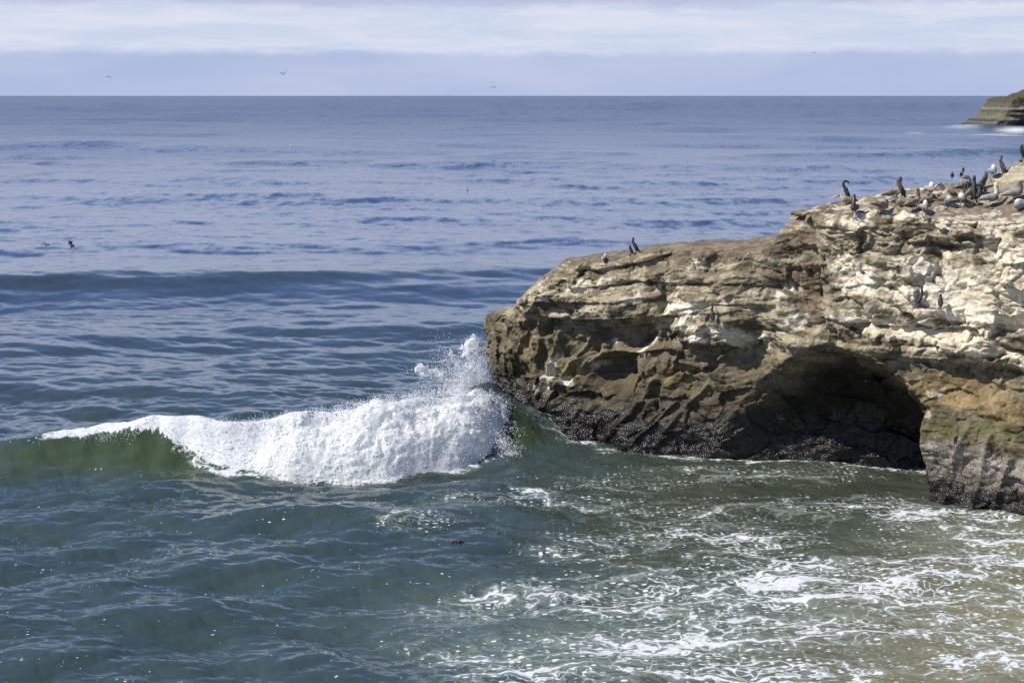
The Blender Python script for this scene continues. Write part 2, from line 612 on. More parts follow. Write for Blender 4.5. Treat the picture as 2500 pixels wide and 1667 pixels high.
def look(M, s, z):
    fi = np.clip((s - GS) / GH, 0, M.shape[0] - 1.001); fj = np.clip((z - GZ) / GH, 0, M.shape[1] - 1.001)
    i = fi.astype(np.int32); j = fj.astype(np.int32)
    a = (fi - i).astype(np.float32); b = (fj - j).astype(np.float32)
    return (M[i, j] * (1 - a) + M[i + 1, j] * a) * (1 - b) + (M[i, j + 1] * (1 - a) + M[i + 1, j + 1] * a) * b


RH = 0.048
rs = np.arange(-7.1, 26.8, RH, dtype=np.float32)
rd = np.arange(-1.5, 6.4, RH, dtype=np.float32)
rz = np.arange(-.9, 13.6, RH, dtype=np.float32)
VOL = np.empty((len(rs), len(rd), len(rz)), np.float32)
frt = look(FR, rs[:, None], rz[None]).astype(np.float32)             # (s,z)
sLz = np.interp(rz, OUT_L[:, 0], OUT_L[:, 1]).astype(np.float32)
Ts = np.interp(rs, OUT_T[:, 0], OUT_T[:, 1]); Fs = np.interp(rs, OUT_F[:, 0], OUT_F[:, 1])
hump = sst(rs, 17, 18.4)
td = np.clip(rd / 3.0, -.6, 1)
e1 = np.where(td < 0, 1.6 * td, td * (1.6 - .6 * td)); e2 = np.where(td < 0, td, np.clip(td, 0, 1) ** 1.5)
ztop = Fs[:, None] + (Ts - Fs)[:, None] * (e1[None] * (1 - hump)[:, None] + e2[None] * hump[:, None]) - .15 * np.clip(rd - 3, 0, None)[None]
SS, DD = np.meshgrid(rs, rd, indexing='ij')
ztop = ztop + .10 * fbm([SS * .8, DD * .8], 111, 4) + .05 * fbm([SS * 3.1, DD * 5], 115, 3)
# thin beds make small steps across the top
hh = ztop + .05 * SS + .25 * DD
ztop = (ztop + .05 * (np.abs((hh * 5.2) % 1 - .5) * 2 - .5) * sst(vnoise([SS * .7, DD * .7], 118), -.3, .4)).astype(np.float32)
CH = 60
for c0 in range(0, len(rs), CH):
    sl_ = slice(c0, min(c0 + CH, len(rs)))
    s3 = rs[sl_][:, None, None]; d3 = rd[None, :, None]; z3 = rz[None, None]
    # towards the end of the point the face curls back
    curl = .07 * np.clip(.2 - s3, 0, None) ** 2
    f = frt[sl_][:, None, :] + curl - d3
    f = smax(f, (sLz[None, None] - s3 + .06 * (d3 - 1.5) ** 2) * .8, .55)
    f = smax(f, (z3 - ztop[sl_][:, :, None]) * .9, .35)
    f = np.maximum(f, d3 - 6.15 + .06 * z3)
    # thin lip of the top bed standing out over the notch
    lip = np.sqrt(((s3 - 11.65) / .95) ** 2 + ((d3 - 2.2) / 1.6) ** 2 + ((z3 - 10.16 - .12 * (s3 - 10.8)) / .22) ** 2)
    f = smin(f, (lip - 1) * .2, .2)
    m = np.abs(f) < .7
    ii = np.nonzero(m)
    a, b, c = rs[sl_][ii[0]], rd[ii[1]], rz[ii[2]]
    nz_ = .16 * fbm([a * .7, b * .7, c * .7], 121, 3) + .035 * fbm([a * 3.1, b * 3.1, c * 4.2], 125, 2)
    f[m] += nz_
    VOL[sl_] = f
VOL[:, :, 0] = np.maximum(VOL[:, :, 0], .01)
VOL[-1] = np.maximum(VOL[-1], .01)
RV, RQ = surface_nets(VOL, (rs[0], rd[0], rz[0]), RH)
del VOL
# keep what the sea does not cover and what could be seen from a few steps aside
fc = RV[RQ].mean(1)
RQ = RQ[(fc[:, 2] > -.45) & ((fc[:, 1] < 4.6) | (fc[:, 2] > 8.6) | (fc[:, 0] < 0))]
del fc
used = np.unique(RQ)
remap = np.full(len(RV), -1, np.int32); remap[used] = np.arange(len(used))
RV = RV[used]; RQ = remap[RQ]
rn = vert_normals(RV, RQ)
rs_, rd_, rz_ = RV.T

# ---- what the rock is made of, what grows on it, and painted cave shade
def blob(px, py, rx, ry, rot=0.0):
    a, b = P2(px, py)
    k = 1 / 62.0
    ca, sa = math.cos(rot), math.sin(rot)
    X, Y = Sg - a + wob * 1.5, Zg - b + wob2 * 1.2
    u = (X * ca + Y * sa) / (rx * k); v = (-X * sa + Y * ca) / (ry * k)
    return np.exp(-(u * u + v * v))


def blobs(lst):
    o_ = np.zeros_like(Sg)
    for q in lst:
        amp = q[5] if len(q) > 5 else 1.0
        o_ = np.maximum(o_, amp * blob(*q[:5]) if len(q) >= 5 else blob(*q))
    return o_


rag = fbm([Sg * 2.2, Zg * 2.6], 131, 5, gain=.62)
rag2 = fbm([Sg * 6, Zg * 3.2], 141, 4, gain=.6)
GU = blobs([(2330, 690, 170, 55, 0), (2120, 700, 90, 45, 0, .9), (2260, 730, 130, 60, 0), (2420, 750, 120, 60, 0), (2350, 830, 190, 34, -.08),
            (2150, 800, 110, 26, -.1, .95), (2460, 640, 60, 90, 0, .85), (2240, 645, 60, 30, 0, .95), (2080, 650, 60, 22, 0, .85), (2210, 530, 60, 16, .2, .8),
            (2320, 545, 90, 18, .1, .85), (2440, 545, 80, 18, 0, .85), (2070, 545, 70, 16, 0, .72), (2130, 520, 60, 14, .2, .7),
            (1800, 835, 60, 25, 0, .8), (1790, 815, 50, 25, 0, .9), (1690, 795, 50, 40, 0, .8), (1640, 745, 26, 45, .3, .95),
            (1690, 750, 60, 20, .2, .72), (1920, 800, 40, 25, 0, .7), (1890, 720, 20, 20, 0, .6), (1650, 690, 40, 20, .2, .7), (1700, 640, 40, 16, .2, .6),
            (1400, 710, 70, 30, .2, .62), (1540, 730, 60, 22, .2, .6), (1330, 720, 30, 30, 0, .66), (1460, 690, 60, 20, .2, .6), (1590, 700, 22, 22, 0, .6),
            (1325, 920, 16, 60, -.45, .8), (1290, 960, 12, 40, -.4, .6), (1570, 830, 14, 50, -.5, .75), (1370, 935, 26, 14, .2, .72),
            (1430, 900, 14, 30, -.5, .6), (1480, 840, 18, 12, 0, .55), (1300, 690, 24, 10, .5, .7), (2430, 930, 26, 24, 0, .40), (2275, 962, 30, 18, 0, .42), (2262, 1012, 22, 18, 0, .38)])
cell = .55 * (v2[2][..., 3] - .5) + .45 * (v1[2][..., 3] - .5)
GU = sst(GU + .42 * rag + .26 * cell * upz + .12 * rag2, .31, .60)
BR = blobs([(1700, 620, 170, 30, .12), (1900, 600, 90, 40, .2), (1955, 720, 30, 110, 0, .95), (1900, 680, 60, 40, 0, .8), (1500, 618, 120, 14, .1, .8),
            (2250, 500, 260, 22, .05, .5), (1780, 700, 70, 40, 0, .6), (2180, 560, 90, 16, 0, .6), (2480, 560, 50, 40, 0, .5)])
BR = sst(BR + .35 * rag + .1 * rag2, .38, .7) * (1 - .8 * GU)
OC = blobs([(2330, 960, 160, 50, 0), (2450, 1010, 80, 40, 0, .9), (1270, 850, 60, 40, 0, .7), (1390, 910, 40, 30, 0, .9), (1550, 900, 90, 40, 0, .6),
            (2290, 640, 12, 30, 0, .9), (2275, 690, 10, 40, 0, .7), (1650, 920, 70, 50, 0, .7), (2420, 900, 70, 20, 0, .6), (1460, 960, 40, 20, 0, .6),
            (2190, 670, 30, 14, 0, .5), (1920, 900, 70, 40, 0, .5), (1330, 960, 26, 26, 0, .6)])
OC = sst(OC + .3 * rag, .35, .75) * (1 - .9 * GU)
AL = blobs([(2300, 1045, 60, 22, 0), (2400, 1050, 60, 20, 0, .9), (2475, 1060, 40, 24, 0), (1225, 900, 36, 48, 0, .95), (1245, 870, 20, 18, 0, .7),
            (1360, 985, 50, 24, .2, .95), (1450, 1000, 90, 24, .1, .8), (1600, 1020, 80, 22, .1, .6), (1215, 850, 30, 30, 0, .6), (1262, 930, 14, 24, 0, .7)])
AL = sst(AL + .35 * rag, .38, .8)
# dark wet tidal zone, higher on the left rock
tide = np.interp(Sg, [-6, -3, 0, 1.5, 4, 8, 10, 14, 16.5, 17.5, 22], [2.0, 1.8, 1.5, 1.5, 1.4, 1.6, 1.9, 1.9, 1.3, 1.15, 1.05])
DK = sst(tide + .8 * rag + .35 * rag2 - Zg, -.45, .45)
MU = sst(np.interp(Sg, [-6, 0, 3, 8, 14, 16.5, 17.5, 22], [1.0, 1.1, 1.1, .9, .8, 2.3, 2.45, 2.2]) + .4 * rag - Zg, -.1, .3)   # mussels, barnacles
strip = .5 * vnoise([Sg * .5 + k2 * 5.1, k2 * 2.3 + Zg * 0], 151) + .5 * vnoise([Sg * 1.1 + k3 * 5.1, k3 * 1.9 + Zg * 0], 152)
tone = np.clip(.5 + .55 * rag + .5 * strip * upz + .5 * cell + .15 * rag2, 0, 1)[..., None]


def C(*c):
    return np.array(c, np.float32)


tone = np.clip(.5 + (tone - .5) * 1.35, 0, 1)
PAINT = C(.095, .078, .049) * (1 - tone) + C(.41, .355, .24) * tone
lowc = C(.066, .056, .035) * (1 - tone) + C(.20, .165, .102) * tone
wl = sst(3.4 + .9 * rag - Zg, 0, 1.6) * (1 - sst(Sg, 14.5, 16.5))
lowc = lowc * (1 - .62 * wl[..., None])          # damp brown rock above the tide line
PAINT = PAINT * upz[..., None] + lowc * low[..., None]


def lay(Pn, m, c, c2=None, k=1.0):
    c = C(*c)
    if c2 is not None:
        c = c * (1 - tone) + C(*c2) * tone
    m = (m * k)[..., None]
    return Pn * (1 - m) + c * m


PAINT = lay(PAINT, BR, (.085, .062, .040), (.165, .125, .082), .9)
PAINT = lay(PAINT, OC, (.13, .092, .040), (.33, .250, .125), .8)
PAINT = lay(PAINT, GU, (.45, .39, .265), (.76, .69, .535), .92)
PAINT = lay(PAINT, AL * (1 - .7 * GU), (.055, .052, .018), (.150, .142, .062), .8)
PAINT = lay(PAINT, sst(cave, .2, 1.6) * .93, (.012, .010, .007), (.034, .028, .019))  # dark wet cave rock, with the hollow's shade painted into its colour
grey = sst(Sg, 15.5, 16.6) * MU
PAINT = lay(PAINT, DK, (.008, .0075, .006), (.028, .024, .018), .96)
PAINT = lay(PAINT, grey * (1 - DK), (.10, .088, .070), (.34, .30, .245), .9)
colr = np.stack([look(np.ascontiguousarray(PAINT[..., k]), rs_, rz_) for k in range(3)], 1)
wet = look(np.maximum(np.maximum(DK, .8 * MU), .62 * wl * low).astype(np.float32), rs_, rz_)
# crust and droppings on the flat top
topm = sst(rn[:, 2], .62, .88) * sst(rz_, 6.0, 7.0)
tn = np.clip(.5 + .7 * fbm([rs_ * 1.6, rd_ * 3.2], 161, 4), 0, 1)[:, None]
topc = C(.10, .078, .052) * (1 - tn) + C(.225, .185, .130) * tn
gt = sst(fbm([rs_ * 2.6, rd_ * 4.5], 171, 4, gain=.6) + .25 * sst(rs_, 11, 13) - .35, .0, .18) * sst(rs_, 9, 12) * .8
topc = topc * (1 - gt[:, None]) + C(.52, .48, .40) * gt[:, None]
hm = (sst(rs_, 17.4, 18.3) * sst(rd_, 1.0, 1.8))[:, None] * .7
topc = topc * (1 - hm) + C(.30, .265, .205) * hm
colr = colr * (1 - topm[:, None]) + topc * topm[:, None]
# bottom of the far end always wet
wet = np.maximum(wet, sst(2.2 - rz_, -.2, .3) * (rs_ < 0))

ROCK_W = FO[None] + rs_[:, None] * FS[None] + rd_[:, None] * FN[None]
ROCK_W[:, 2] = rz_
mat, nt = new_mat('layered_mudstone')
gp = nt.n('ShaderNodeNewGeometry').outputs['Position']
c0 = nt.attr('rockcol', 'Color')
wetn = nt.attr('wet')
na = nt.noise(nt.vmul(gp, (1, 1, 1.8)), 7.0, 6, .65)
nb = nt.noise(gp, 28, 4, .6)
val = nt.math('ADD', nt.ramp(na, .28, .72, .74, 1.20), nt.ramp(nb, .28, .72, -.13, .13))
hsv = nt.n('ShaderNodeHueSaturation')
nt.set(hsv.inputs['Value'], val)
nt.set(hsv.inputs['Color'], c0)
bs = nt.n('ShaderNodeBsdfPrincipled')
nt.set(bs.inputs['Base Color'], hsv.outputs[0])
wr = nt.math('ADD', wetn, nt.math('MULTIPLY', nt.math('SUBTRACT', na, .5), .8))
nt.set(bs.inputs['Roughness'], nt.ramp(wr, .35, .85, .92, .2))
nt.set(bs.inputs['Specular IOR Level'], nt.ramp(wr, .3, .8, .15, .42))
bmp = nt.n('ShaderNodeBump')
bmp.inputs['Strength'].default_value = .6
bmp.inputs['Distance'].default_value = .06
rdg = nt.noise(nt.vmul(gp, (1, 1, 1.7)), 4.5, 7, .6, noise_type='RIDGED_MULTIFRACTAL')
nt.set(bmp.inputs['Height'], nt.math('ADD', nt.math('ADD', nt.noise(nt.vmul(gp, (1, 1, 2.2)), 9, 8, .68), nt.math('MULTIPLY', rdg, .35)), nt.math('MULTIPLY', nt.noise(gp, 30, 4, .7), nt.math('MULTIPLY', wetn, .8))))
nt.set(bs.inputs['Normal'], bmp.outputs[0])
finish(nt, bs.outputs[0])
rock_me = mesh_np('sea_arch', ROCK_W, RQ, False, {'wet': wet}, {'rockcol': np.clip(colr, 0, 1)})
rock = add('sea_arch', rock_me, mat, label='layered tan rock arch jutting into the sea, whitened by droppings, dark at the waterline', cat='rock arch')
ROCK_BVH = BVHTree.FromPolygons([Vector(v) for v in ROCK_W.astype(float)], RQ.tolist())


def on_rock(px, py):
    d = Vector(ray(px, py)).normalized()
    h = ROCK_BVH.ray_cast(Vector(EYE), d)
    return h[0]


# ---- mussels and barnacles crusting the foot
octv = np.array([(1, 0, 0), (-1, 0, 0), (0, 1, 0), (0, -1, 0), (0, 0, 1), (0, 0, -1)], np.float32)
octf = np.array([(0, 2, 4), (2, 1, 4), (1, 3, 4), (3, 0, 4), (2, 0, 5), (1, 2, 5), (3, 1, 5), (0, 3, 5)], np.int32)


def scatter(Pc, Nn, size, rng_, stretch=(1, .55, 1.0)):
    n = len(Pc)
    z = Nn / np.linalg.norm(Nn, axis=1, keepdims=True)
    r_ = rng_.normal(size=(n, 3)); x = np.cross(r_, z); x /= np.linalg.norm(x, axis=1, keepdims=True)
    y = np.cross(z, x)
    B = np.stack([x, y, z], 1) * (size[:, None, None] * np.array(stretch)[None, :, None])
    V = np.einsum('vk,nkj->nvj', octv, B) + Pc[:, None]
    Fi = octf[None] + (np.arange(n) * 6)[:, None, None]
    return V.reshape(-1, 3), Fi.reshape(-1, 3)


rng = np.random.default_rng(77)
mval = look(MU.astype(np.float32), rs_, rz_)
nw = rn[:, :1] * FS[None] + rn[:, 1:2] * FN[None]
nw[:, 2] += rn[:, 2]
cand = np.nonzero((mval > .3) & (rz_ < 3.2) & (rz_ > -.15) & (rn[:, 1] < .3))[0]
pick = cand[rng.random(len(cand)) < np.clip(mval[cand] * .8, 0, 1) * .32 * np.where((rs_[cand] > 8) & (rs_[cand] < 16), .12, 1)]
pick = rng.permutation(pick)[:11000]
MP = ROCK_W[pick] + rng.normal(0, .012, (len(pick), 3)) + nw[pick] * .005
mn = nw[pick] + rng.normal(0, .35, (len(pick), 3))
MV, MF = scatter(MP, mn, rng.uniform(.014, .028, len(pick)) * rng.choice([1, 1, 1, 1.7], len(pick)), rng, (1, .55, .8))
mat, nt = new_mat('wet_mussel_shell')
gp = nt.n('ShaderNodeNewGeometry')
zz_ = nt.n('ShaderNodeSeparateXYZ'); nt.set(zz_.inputs[0], gp.outputs['Position'])
rndc = nt.mix(nt.noise(gp.outputs['Position'], 9, 3), (.005, .0045, .004), (.024, .020, .015))
pale = nt.mix(nt.noise(gp.outputs['Position'], 14, 3), (.09, .078, .060), (.36, .315, .255))
hi = nt.ramp(nt.math('ADD', zz_.outputs[2], nt.math('MULTIPLY', nt.noise(gp.outputs['Position'], 3, 3), .8)), 1.3, 1.9)
bs = nt.n('ShaderNodeBsdfPrincipled')
nt.set(bs.inputs['Base Color'], nt.mix(hi, rndc, pale))
bs.inputs['Roughness'].default_value = .3
bs.inputs['Specular IOR Level'].default_value = .42
finish(nt, bs.outputs[0])
add('mussel_crust', mesh_np('mussel_crust', MV, MF, True), mat, rock, kind='stuff', label='wet dark mussels and barnacles crusting the foot of the rock')
print('rock', len(RQ), 'mussels', len(pick), round(time.time() - T0, 1))

# ================================================================== the sea
def ocean_tile(L, N, lmin, lmax, slope, wdir, spread, seed):
    """one periodic patch of random waves with wavelengths lmin..lmax; rms slope given"""
    r_ = np.random.default_rng(seed)
    k1_ = np.fft.fftfreq(N, L / N) * 2 * np.pi
    kx, ky = np.meshgrid(k1_, k1_, indexing='ij')
    k = np.hypot(kx, ky); k[0, 0] = 1
    lam = 2 * np.pi / k
    ang_ = np.arctan2(ky, kx) - wdir
    D = np.clip(np.cos(ang_), 0, None) ** spread + .06 * np.clip(np.cos(ang_ + 1.0), 0, None) ** 4
    amp = k ** -2.0 * np.sqrt(D)
    amp *= sst(np.log(lam), np.log(lmin) - .1, np.log(lmin) + .25) * (1 - sst(np.log(lam), np.log(lmax) - .2, np.log(lmax) + .15))
    amp[0, 0] = 0
    h = amp * (r_.normal(size=(N, N)) + 1j * r_.normal(size=(N, N)))
    sl = np.sqrt(.5 * (np.abs(h * k) ** 2).sum())
    h *= slope / sl
    f = lambda a: (np.fft.ifft2(a) * N * N).real.astype(np.float32)
    return f(h), f(-1j * h * kx / k), f(-1j * h * ky / k)


def tile_look(tl, L, x, y, rot):
    c, s_ = math.cos(rot), math.sin(rot)
    N = tl[0].shape[0]
    u = (x * c + y * s_) / L * N; v = (-x * s_ + y * c) / L * N
    i = np.floor(u).astype(np.int64); j = np.floor(v).astype(np.int64)
    a = (u - i).astype(np.float32); b = (v - j).astype(np.float32)
    i0, i1, j0, j1 = i % N, (i + 1) % N, j % N, (j + 1) % N
    o_ = []
    for t in tl:
        o_.append((t[i0, j0] * (1 - a) + t[i1, j0] * a) * (1 - b) + (t[i0, j1] * (1 - a) + t[i1, j1] * a) * b)
    h, dx, dy = o_
    return h, dx * c - dy * s_, dx * s_ + dy * c


# grid: rings about the view point, tight near by, wide far out
RR = [4.0]
while RR[-1] < 27: RR.append(RR[-1] * 1.06)
while RR[-1] < 75000:
    r_ = RR[-1]
    RR.append(r_ + max(.066, .86 * r_ * r_ / (CAM_H * 1422)))
RR = np.array(RR)
A1 = np.linspace(-R(22.0), R(22.0), 760)
side = R(22.0) + np.cumsum(np.linspace(.0015, .06, 28))
AA = np.concatenate([-side[::-1], A1, side])
Ag, Rg = np.meshgrid(AA, RR, indexing='ij')
X0 = (Rg * np.sin(Ag)); Y0 = (Rg * np.cos(Ag))
dth = np.gradient(AA)[:, None] * Rg
drr = np.broadcast_to(np.gradient(RR)[None], Rg.shape)
sp = np.maximum(drr, dth)

BANDS = [  # lmin, lmax, slope, dir (towards), spread, rot
    (.16, .5, .085, -1.84, 3, .35), (.5, 1.5, .100, -1.80, 2.5, -.22), (1.5, 5, .092, -1.72, 3, .12), (5, 18, .062, -1.62, 4, -.06), (18, 70, .040, -1.62, 6, .03),
    (70, 240, .036, -1.6, 5, -.2), (240, 900, .026, -1.6, 4, .15)]
Hh = np.zeros(Rg.shape, np.float32); Hx = Hh.copy(); Hy = Hh.copy()
lee = sst(X0 * .85 - (Y0 - 52) * .45, -2, 6) * (1 - sst(Rg, 56, 64))     # calmer inside the cove
gust = .75 + .75 * fbm([X0 / 45, Y0 / 90], 401, 3) + .25 * fbm([X0 / 14, Y0 / 22], 405, 2)
for i, (l0, l1_, sl_, dr_, spd, rot) in enumerate(BANDS):
    L = l0 * 512 / 3.6
    tl = ocean_tile(L, 512, l0, l1_, sl_, dr_ - rot, spd, 500 + i)
    wgt = np.clip((l0 * 1.6 / sp) - .35, 0.0, 1) if i < 4 else np.clip(l0 * 1.6 / sp, .0, 1) * (1 if i == 4 else sst(Rg, l0 * 2.5, l0 * 7))
    wgt = wgt * np.clip(gust, .25, 1.6) * ((1 + .95 * (1 - sst(Rg, 50, 85))) if i < 3 else 1) * (1 - (.35 if i > 1 else .1) * lee)
    m = wgt > 0
    h, dx, dy = tile_look(tl, L, X0[m], Y0[m], rot)
    Hh[m] += h * wgt[m]; Hx[m] += dx * wgt[m] * 1.2; Hy[m] += dy * wgt[m] * 1.2
X = X0 + Hx; Y = Y0 + Hy

# the breaking wave: crest line from far left to the point of the rock
WX = np.array([-60, -30, -22, -18.6, -15, -11, -7.5, -4.5, -2.2, -.6, 1.2, 3.5])
WY = np.array([57.5, 56.4, 55.9, 55.7, 55.5, 55.7, 56.2, 57.1, 58.2, 59.0, 60.2, 62.0])     # crest
WH = np.array([.1, .22, .5, 1.05, 1.5, 1.6, 1.82, 2.1, 2.0, 1.5, .6, .15])
WF = np.array([3.2, 3.2, 3.1, 3.0, 2.7, 2.5, 2.6, 2.9, 3.0, 2.6, 2.2, 1.8])                # width of the front


def break_wave(x, y):
    yc = np.interp(x, WX, WY) + .35 * vnoise([x * .35, x * 0], 411) + .13 * vnoise([x * 1.4, x * 0], 412)
    h = np.interp(x, WX, WH) * (1 + .09 * vnoise([x * .7, x * 0], 413)); wf = np.interp(x, WX, WF)
    t = (yc - y) / wf                     # >0 in front (towards the shore)
    front = np.where(t < 1, (1 - np.clip(t, 0, 1)) ** 1.9, 0) * (1 + 0 * t)
    tb = np.clip((y - yc) / 7.0, 0, 1)
    back = (1 - sst(tb, 0, 1)) ** 1.2
    trough = -.18 * np.exp(-((t - 1.25) / .5) ** 2) * np.clip(h, 0, 1)
    return h * np.where(y < yc, front, back) + trough, t, h


def swell(x, y, pts, h, wfr, wbk):
    q = np.array(pts, float)
    yc = np.interp(x, q[:, 0], q[:, 1]); am = np.interp(x, q[:, 0], q[:, 2])
    d = y - yc
    return h * am * np.where(d < 0, np.exp(-(d / wfr) ** 2), np.exp(-(d / wbk) ** 2))


bw, bt, bh = break_wave(X, Y)
near = (Rg < 130)
Z = Hh * (1 - .15 * sst(bw, .3, 1.0)) + np.where(near, bw, 0)
SW = [([(-90, 118, 1), (-45, 112, 1), (-20, 113, .9), (0, 119, .7), (25, 124, .6), (60, 128, .3)], .85, 4.5, 11),
      ([(-60, 106, .6), (-30, 104, .7), (-10, 108, .5), (20, 115, .3)], .30, 3, 6),
      ([(-60, 146, .4), (-10, 142, .6), (30, 140, .7), (80, 143, .3)], .42, 5, 12),
      ([(-80, 215, .6), (0, 205, .8), (80, 210, .6)], .5, 9, 18),
      ([(45, 343, 0), (60, 345, .4), (85, 347, .8), (112, 350, 1.2), (150, 352, 1.3), (200, 352, 1)], 1.0, 4, 12),
      ([(-13, 47.2, 0), (-9, 47.6, .6), (-6, 47.8, 1), (-3.5, 47.4, .6), (-1, 47, 0)], .44, 1.2, 1.8),
      ([(-3.5, 50.6, 0), (-1, 51.0, .9), (1.5, 51.2, .7), (4, 51.0, .1)], .22, .6, 1.0),
      ([(-16, 41.5, .2), (-10, 42.2, .8), (-4, 42.4, .9), (2, 42.0, .5), (8, 41, .1)], .20, 1.1, 1.6),
      ([(-16, 38.0, .8), (-9, 38.2, .8), (-2, 37.4, .5), (4, 37, .2)], .28, 1.2, 1.6),
      ([(8, 52.0, .3), (12, 52.6, .8), (15, 52.6, .5), (17, 52, 0)], .20, 1.0, 1.6),
      ([(-30, 71, .8), (-12, 69, .7), (4, 72, .4)], .25, 2.2, 4), ([(-40, 86, .5), (-8, 88, .8), (30, 92, .4)], .25, 2.5, 5)]
for pts, h, a, b in SW:
    Z = Z + swell(X, Y + 1.2 * vnoise([X * .08, Y * .05], 421), pts, h, a, b)
# surge up the point of the rock
q0 = on_water(1235, 985, .4)
Z = Z + .9 * np.exp(-(((X + .9) / 1.1) ** 2 + ((Y - 61.3) / 1.6) ** 2)) + .35 * np.exp(-(((X - 1.2) / 1.0) ** 2 + ((Y - 60.2) / 1.0) ** 2))
Z = Z + .30 * np.exp(-(((X - 9.5) / 4.5) ** 2 + ((Y - 55.2) / 1.6) ** 2))

# ---- where the froth lies (density 0..1), and colour of the water body
def pxmap(xx, yy):
    """ground point -> photograph pixel, to plan where the froth lies on the water"""
    cy = yy * math.cos(PITCH) + CAM_H * math.sin(PITCH)
    v = (yy * math.sin(PITCH) - CAM_H * math.cos(PITCH)) / cy
    return 1250 + FPX * xx / cy, 833.5 - FPX * v


PX, PY = pxmap(X0, Y0)
FD = np.zeros_like(X0)
FROTH = [(2450, 1320, 330, 45, .58), (2480, 1380, 300, 45, .66), (2200, 1430, 380, 60, .60), (1900, 1420, 260, 70, .62), (1850, 1330, 240, 45, .52), (1700, 1300, 250, 40, .40),
         (2400, 1500, 330, 70, .52), (1900, 1530, 420, 80, .54), (1560, 1450, 260, 70, .56), (1620, 1570, 330, 70, .64), (1850, 1640, 420, 50, .66), (1330, 1640, 260, 50, .64),
         (1480, 1340, 240, 60, .44), (1250, 1230, 260, 36, .44), (1500, 1180, 330, 40, .34), (1900, 1170, 420, 30, .40), (1300, 1450, 240, 60, .42), (2150, 1240, 240, 34, .40), (2230, 1270, 110, 26, .66),
         (2420, 1272, 130, 20, .75), (1020, 1290, 140, 24, .46), (850, 1240, 160, 20, .36), (1120, 1480, 200, 60, .38), (1020, 1550, 160, 40, .30), (300, 1270, 200, 40, .20),
         (420, 1340, 160, 40, .26), (1180, 1600, 200, 60, .42), (2450, 1600, 330, 80, .60), (1400, 1085, 70, 16, .5), (1300, 1060, 40, 30, .6), (2330, 1257, 60, 10, .9), (2480, 1255, 60, 10, .9)]
FROTH += [(x_, np.interp(x_, [1340, 1500, 1700, 1900, 2250], [1076, 1110, 1130, 1134, 1148]), 50, 8, .66) for x_ in range(1340, 2260, 70)]
FROTH += [(1850, 1250, 420, 40, .40), (1500, 1250, 200, 40, .36)]
nr = Rg < 75
for cx, cy, rx, ry, a in FROTH:
    e = a * np.exp(-((PX[nr] - cx) / rx) ** 2 - ((PY[nr] - cy) / ry) ** 2)
    FD[nr] = np.maximum(FD[nr], e) + .25 * np.minimum(FD[nr], e)
FD[nr] = np.clip(FD[nr], 0, .85)
# sparse flecks everywhere in the cove
FD[nr] = np.maximum(FD[nr], .15 * sst(60 - Y0[nr], 0, 8))
# foam on the crest of the breaker and down its face
crest = near & (bh > .3)
xr = sst(X, -19.5, -17.9) * .92
FD = np.where(crest & (bt > -.10) & (bt < .10), np.maximum(FD, 1.0 * xr * (1 - sst(X, -2, 0))), FD)
line = np.interp(X, [-20, -15.5, -14.0, -12.0, -9.8, 2], [.06, .08, .2, .52, .85, .85])
FD = np.where(crest & (bt > -.12) & (bt < line) & (X > -17.6) & (X < -.8), 1.0, FD)
toe = np.interp(X, [-14, -11.5, -9.5, -1.5, -.2], [.25, .7, 1.02, 1.1, .9])
FD = np.where(crest & (X > -13.5) & (X < .3), np.maximum(FD, .78 * np.exp(-((bt - toe) / .13) ** 2)), FD)
FD = np.where(crest & (bt < -.2) & (bt > -3) & (X < 2), np.maximum(FD, .22 * sst(X, -14, -4)), FD)
# surf under the far headland and a few far white caps
far = [(2440, 328, 90, 7, 1.1), (2350, 314, 60, 3, .7), (2290, 327, 90, 2.2, .95), (2230, 323, 40, 1.8, .8), (2330, 357, 14, 1.3, .6), (2480, 318, 60, 4, 1.1)]
fm = (Rg > 250) & (Rg < 900)
for cx, cy, rx, ry, a in far:
    e = a * np.exp(-((PX[fm] - cx) / rx) ** 2 - ((PY[fm] - cy) / ry) ** 2)
    FD[fm] = np.maximum(FD[fm], e)
sand = sst(X0 * 1.0 + (47 - Y0) * .75, 9, 22) * (Rg < 60)
milky = np.zeros_like(X0)
for cx, cy, rx, ry, a in [(1500, 1560, 420, 90, .9), (1150, 1500, 260, 80, .5), (1900, 1500, 500, 120, .7), (1250, 960, 60, 60, 1), (2300, 1330, 300, 60, .6)]:
    milky[nr] = np.maximum(milky[nr], a * np.exp(-((PX[nr] - cx) / rx) ** 2 - ((PY[nr] - cy) / ry) ** 2))
green = np.clip(1 - sst(Rg, 55, 150) * .9, 0, 1)
wave_face = np.clip(bh * np.exp(-((bt - .45) / .5) ** 2) * (near & (bt > -.1)), 0, 1)
gl = np.array([.036, .055, .052]); deep = np.array([.026, .042, .088]); sandc = np.array([.20, .18, .105]); milk = np.array([.16, .20, .16]); facec = np.array([.046, .066, .030])
WC = deep + (gl - deep) * green[..., None]
WC = WC + (milk - WC) * (milky * .75)[..., None]
WC = WC + (sandc - WC) * (sand * .85)[..., None]
WC = WC + (facec - WC) * wave_face[..., None]
cove = sst(X0 * .9 - (Y0 - 50) * .15, 0, 6) * (Rg < 62) * (1 - sand)
WC = WC + (np.array([.050, .052, .026]) - WC) * (cove * .6 * (1 - milky))[..., None]
fw_ = swell(X, Y, SW[4][0], 1.0, 6, 5)
WC = WC + (np.array([.05, .075, .045]) - WC) * np.clip(fw_ * .8, 0, .85)[..., None]
sw_ = swell(X, Y, SW[0][0], 1.0, 5, 4)
WC = WC + (np.array([.030, .042, .036]) - WC) * np.clip(sw_, 0, .8)[..., None]
rough = .035 + .26 * sst(np.log(Rg), math.log(70), math.log(1500))

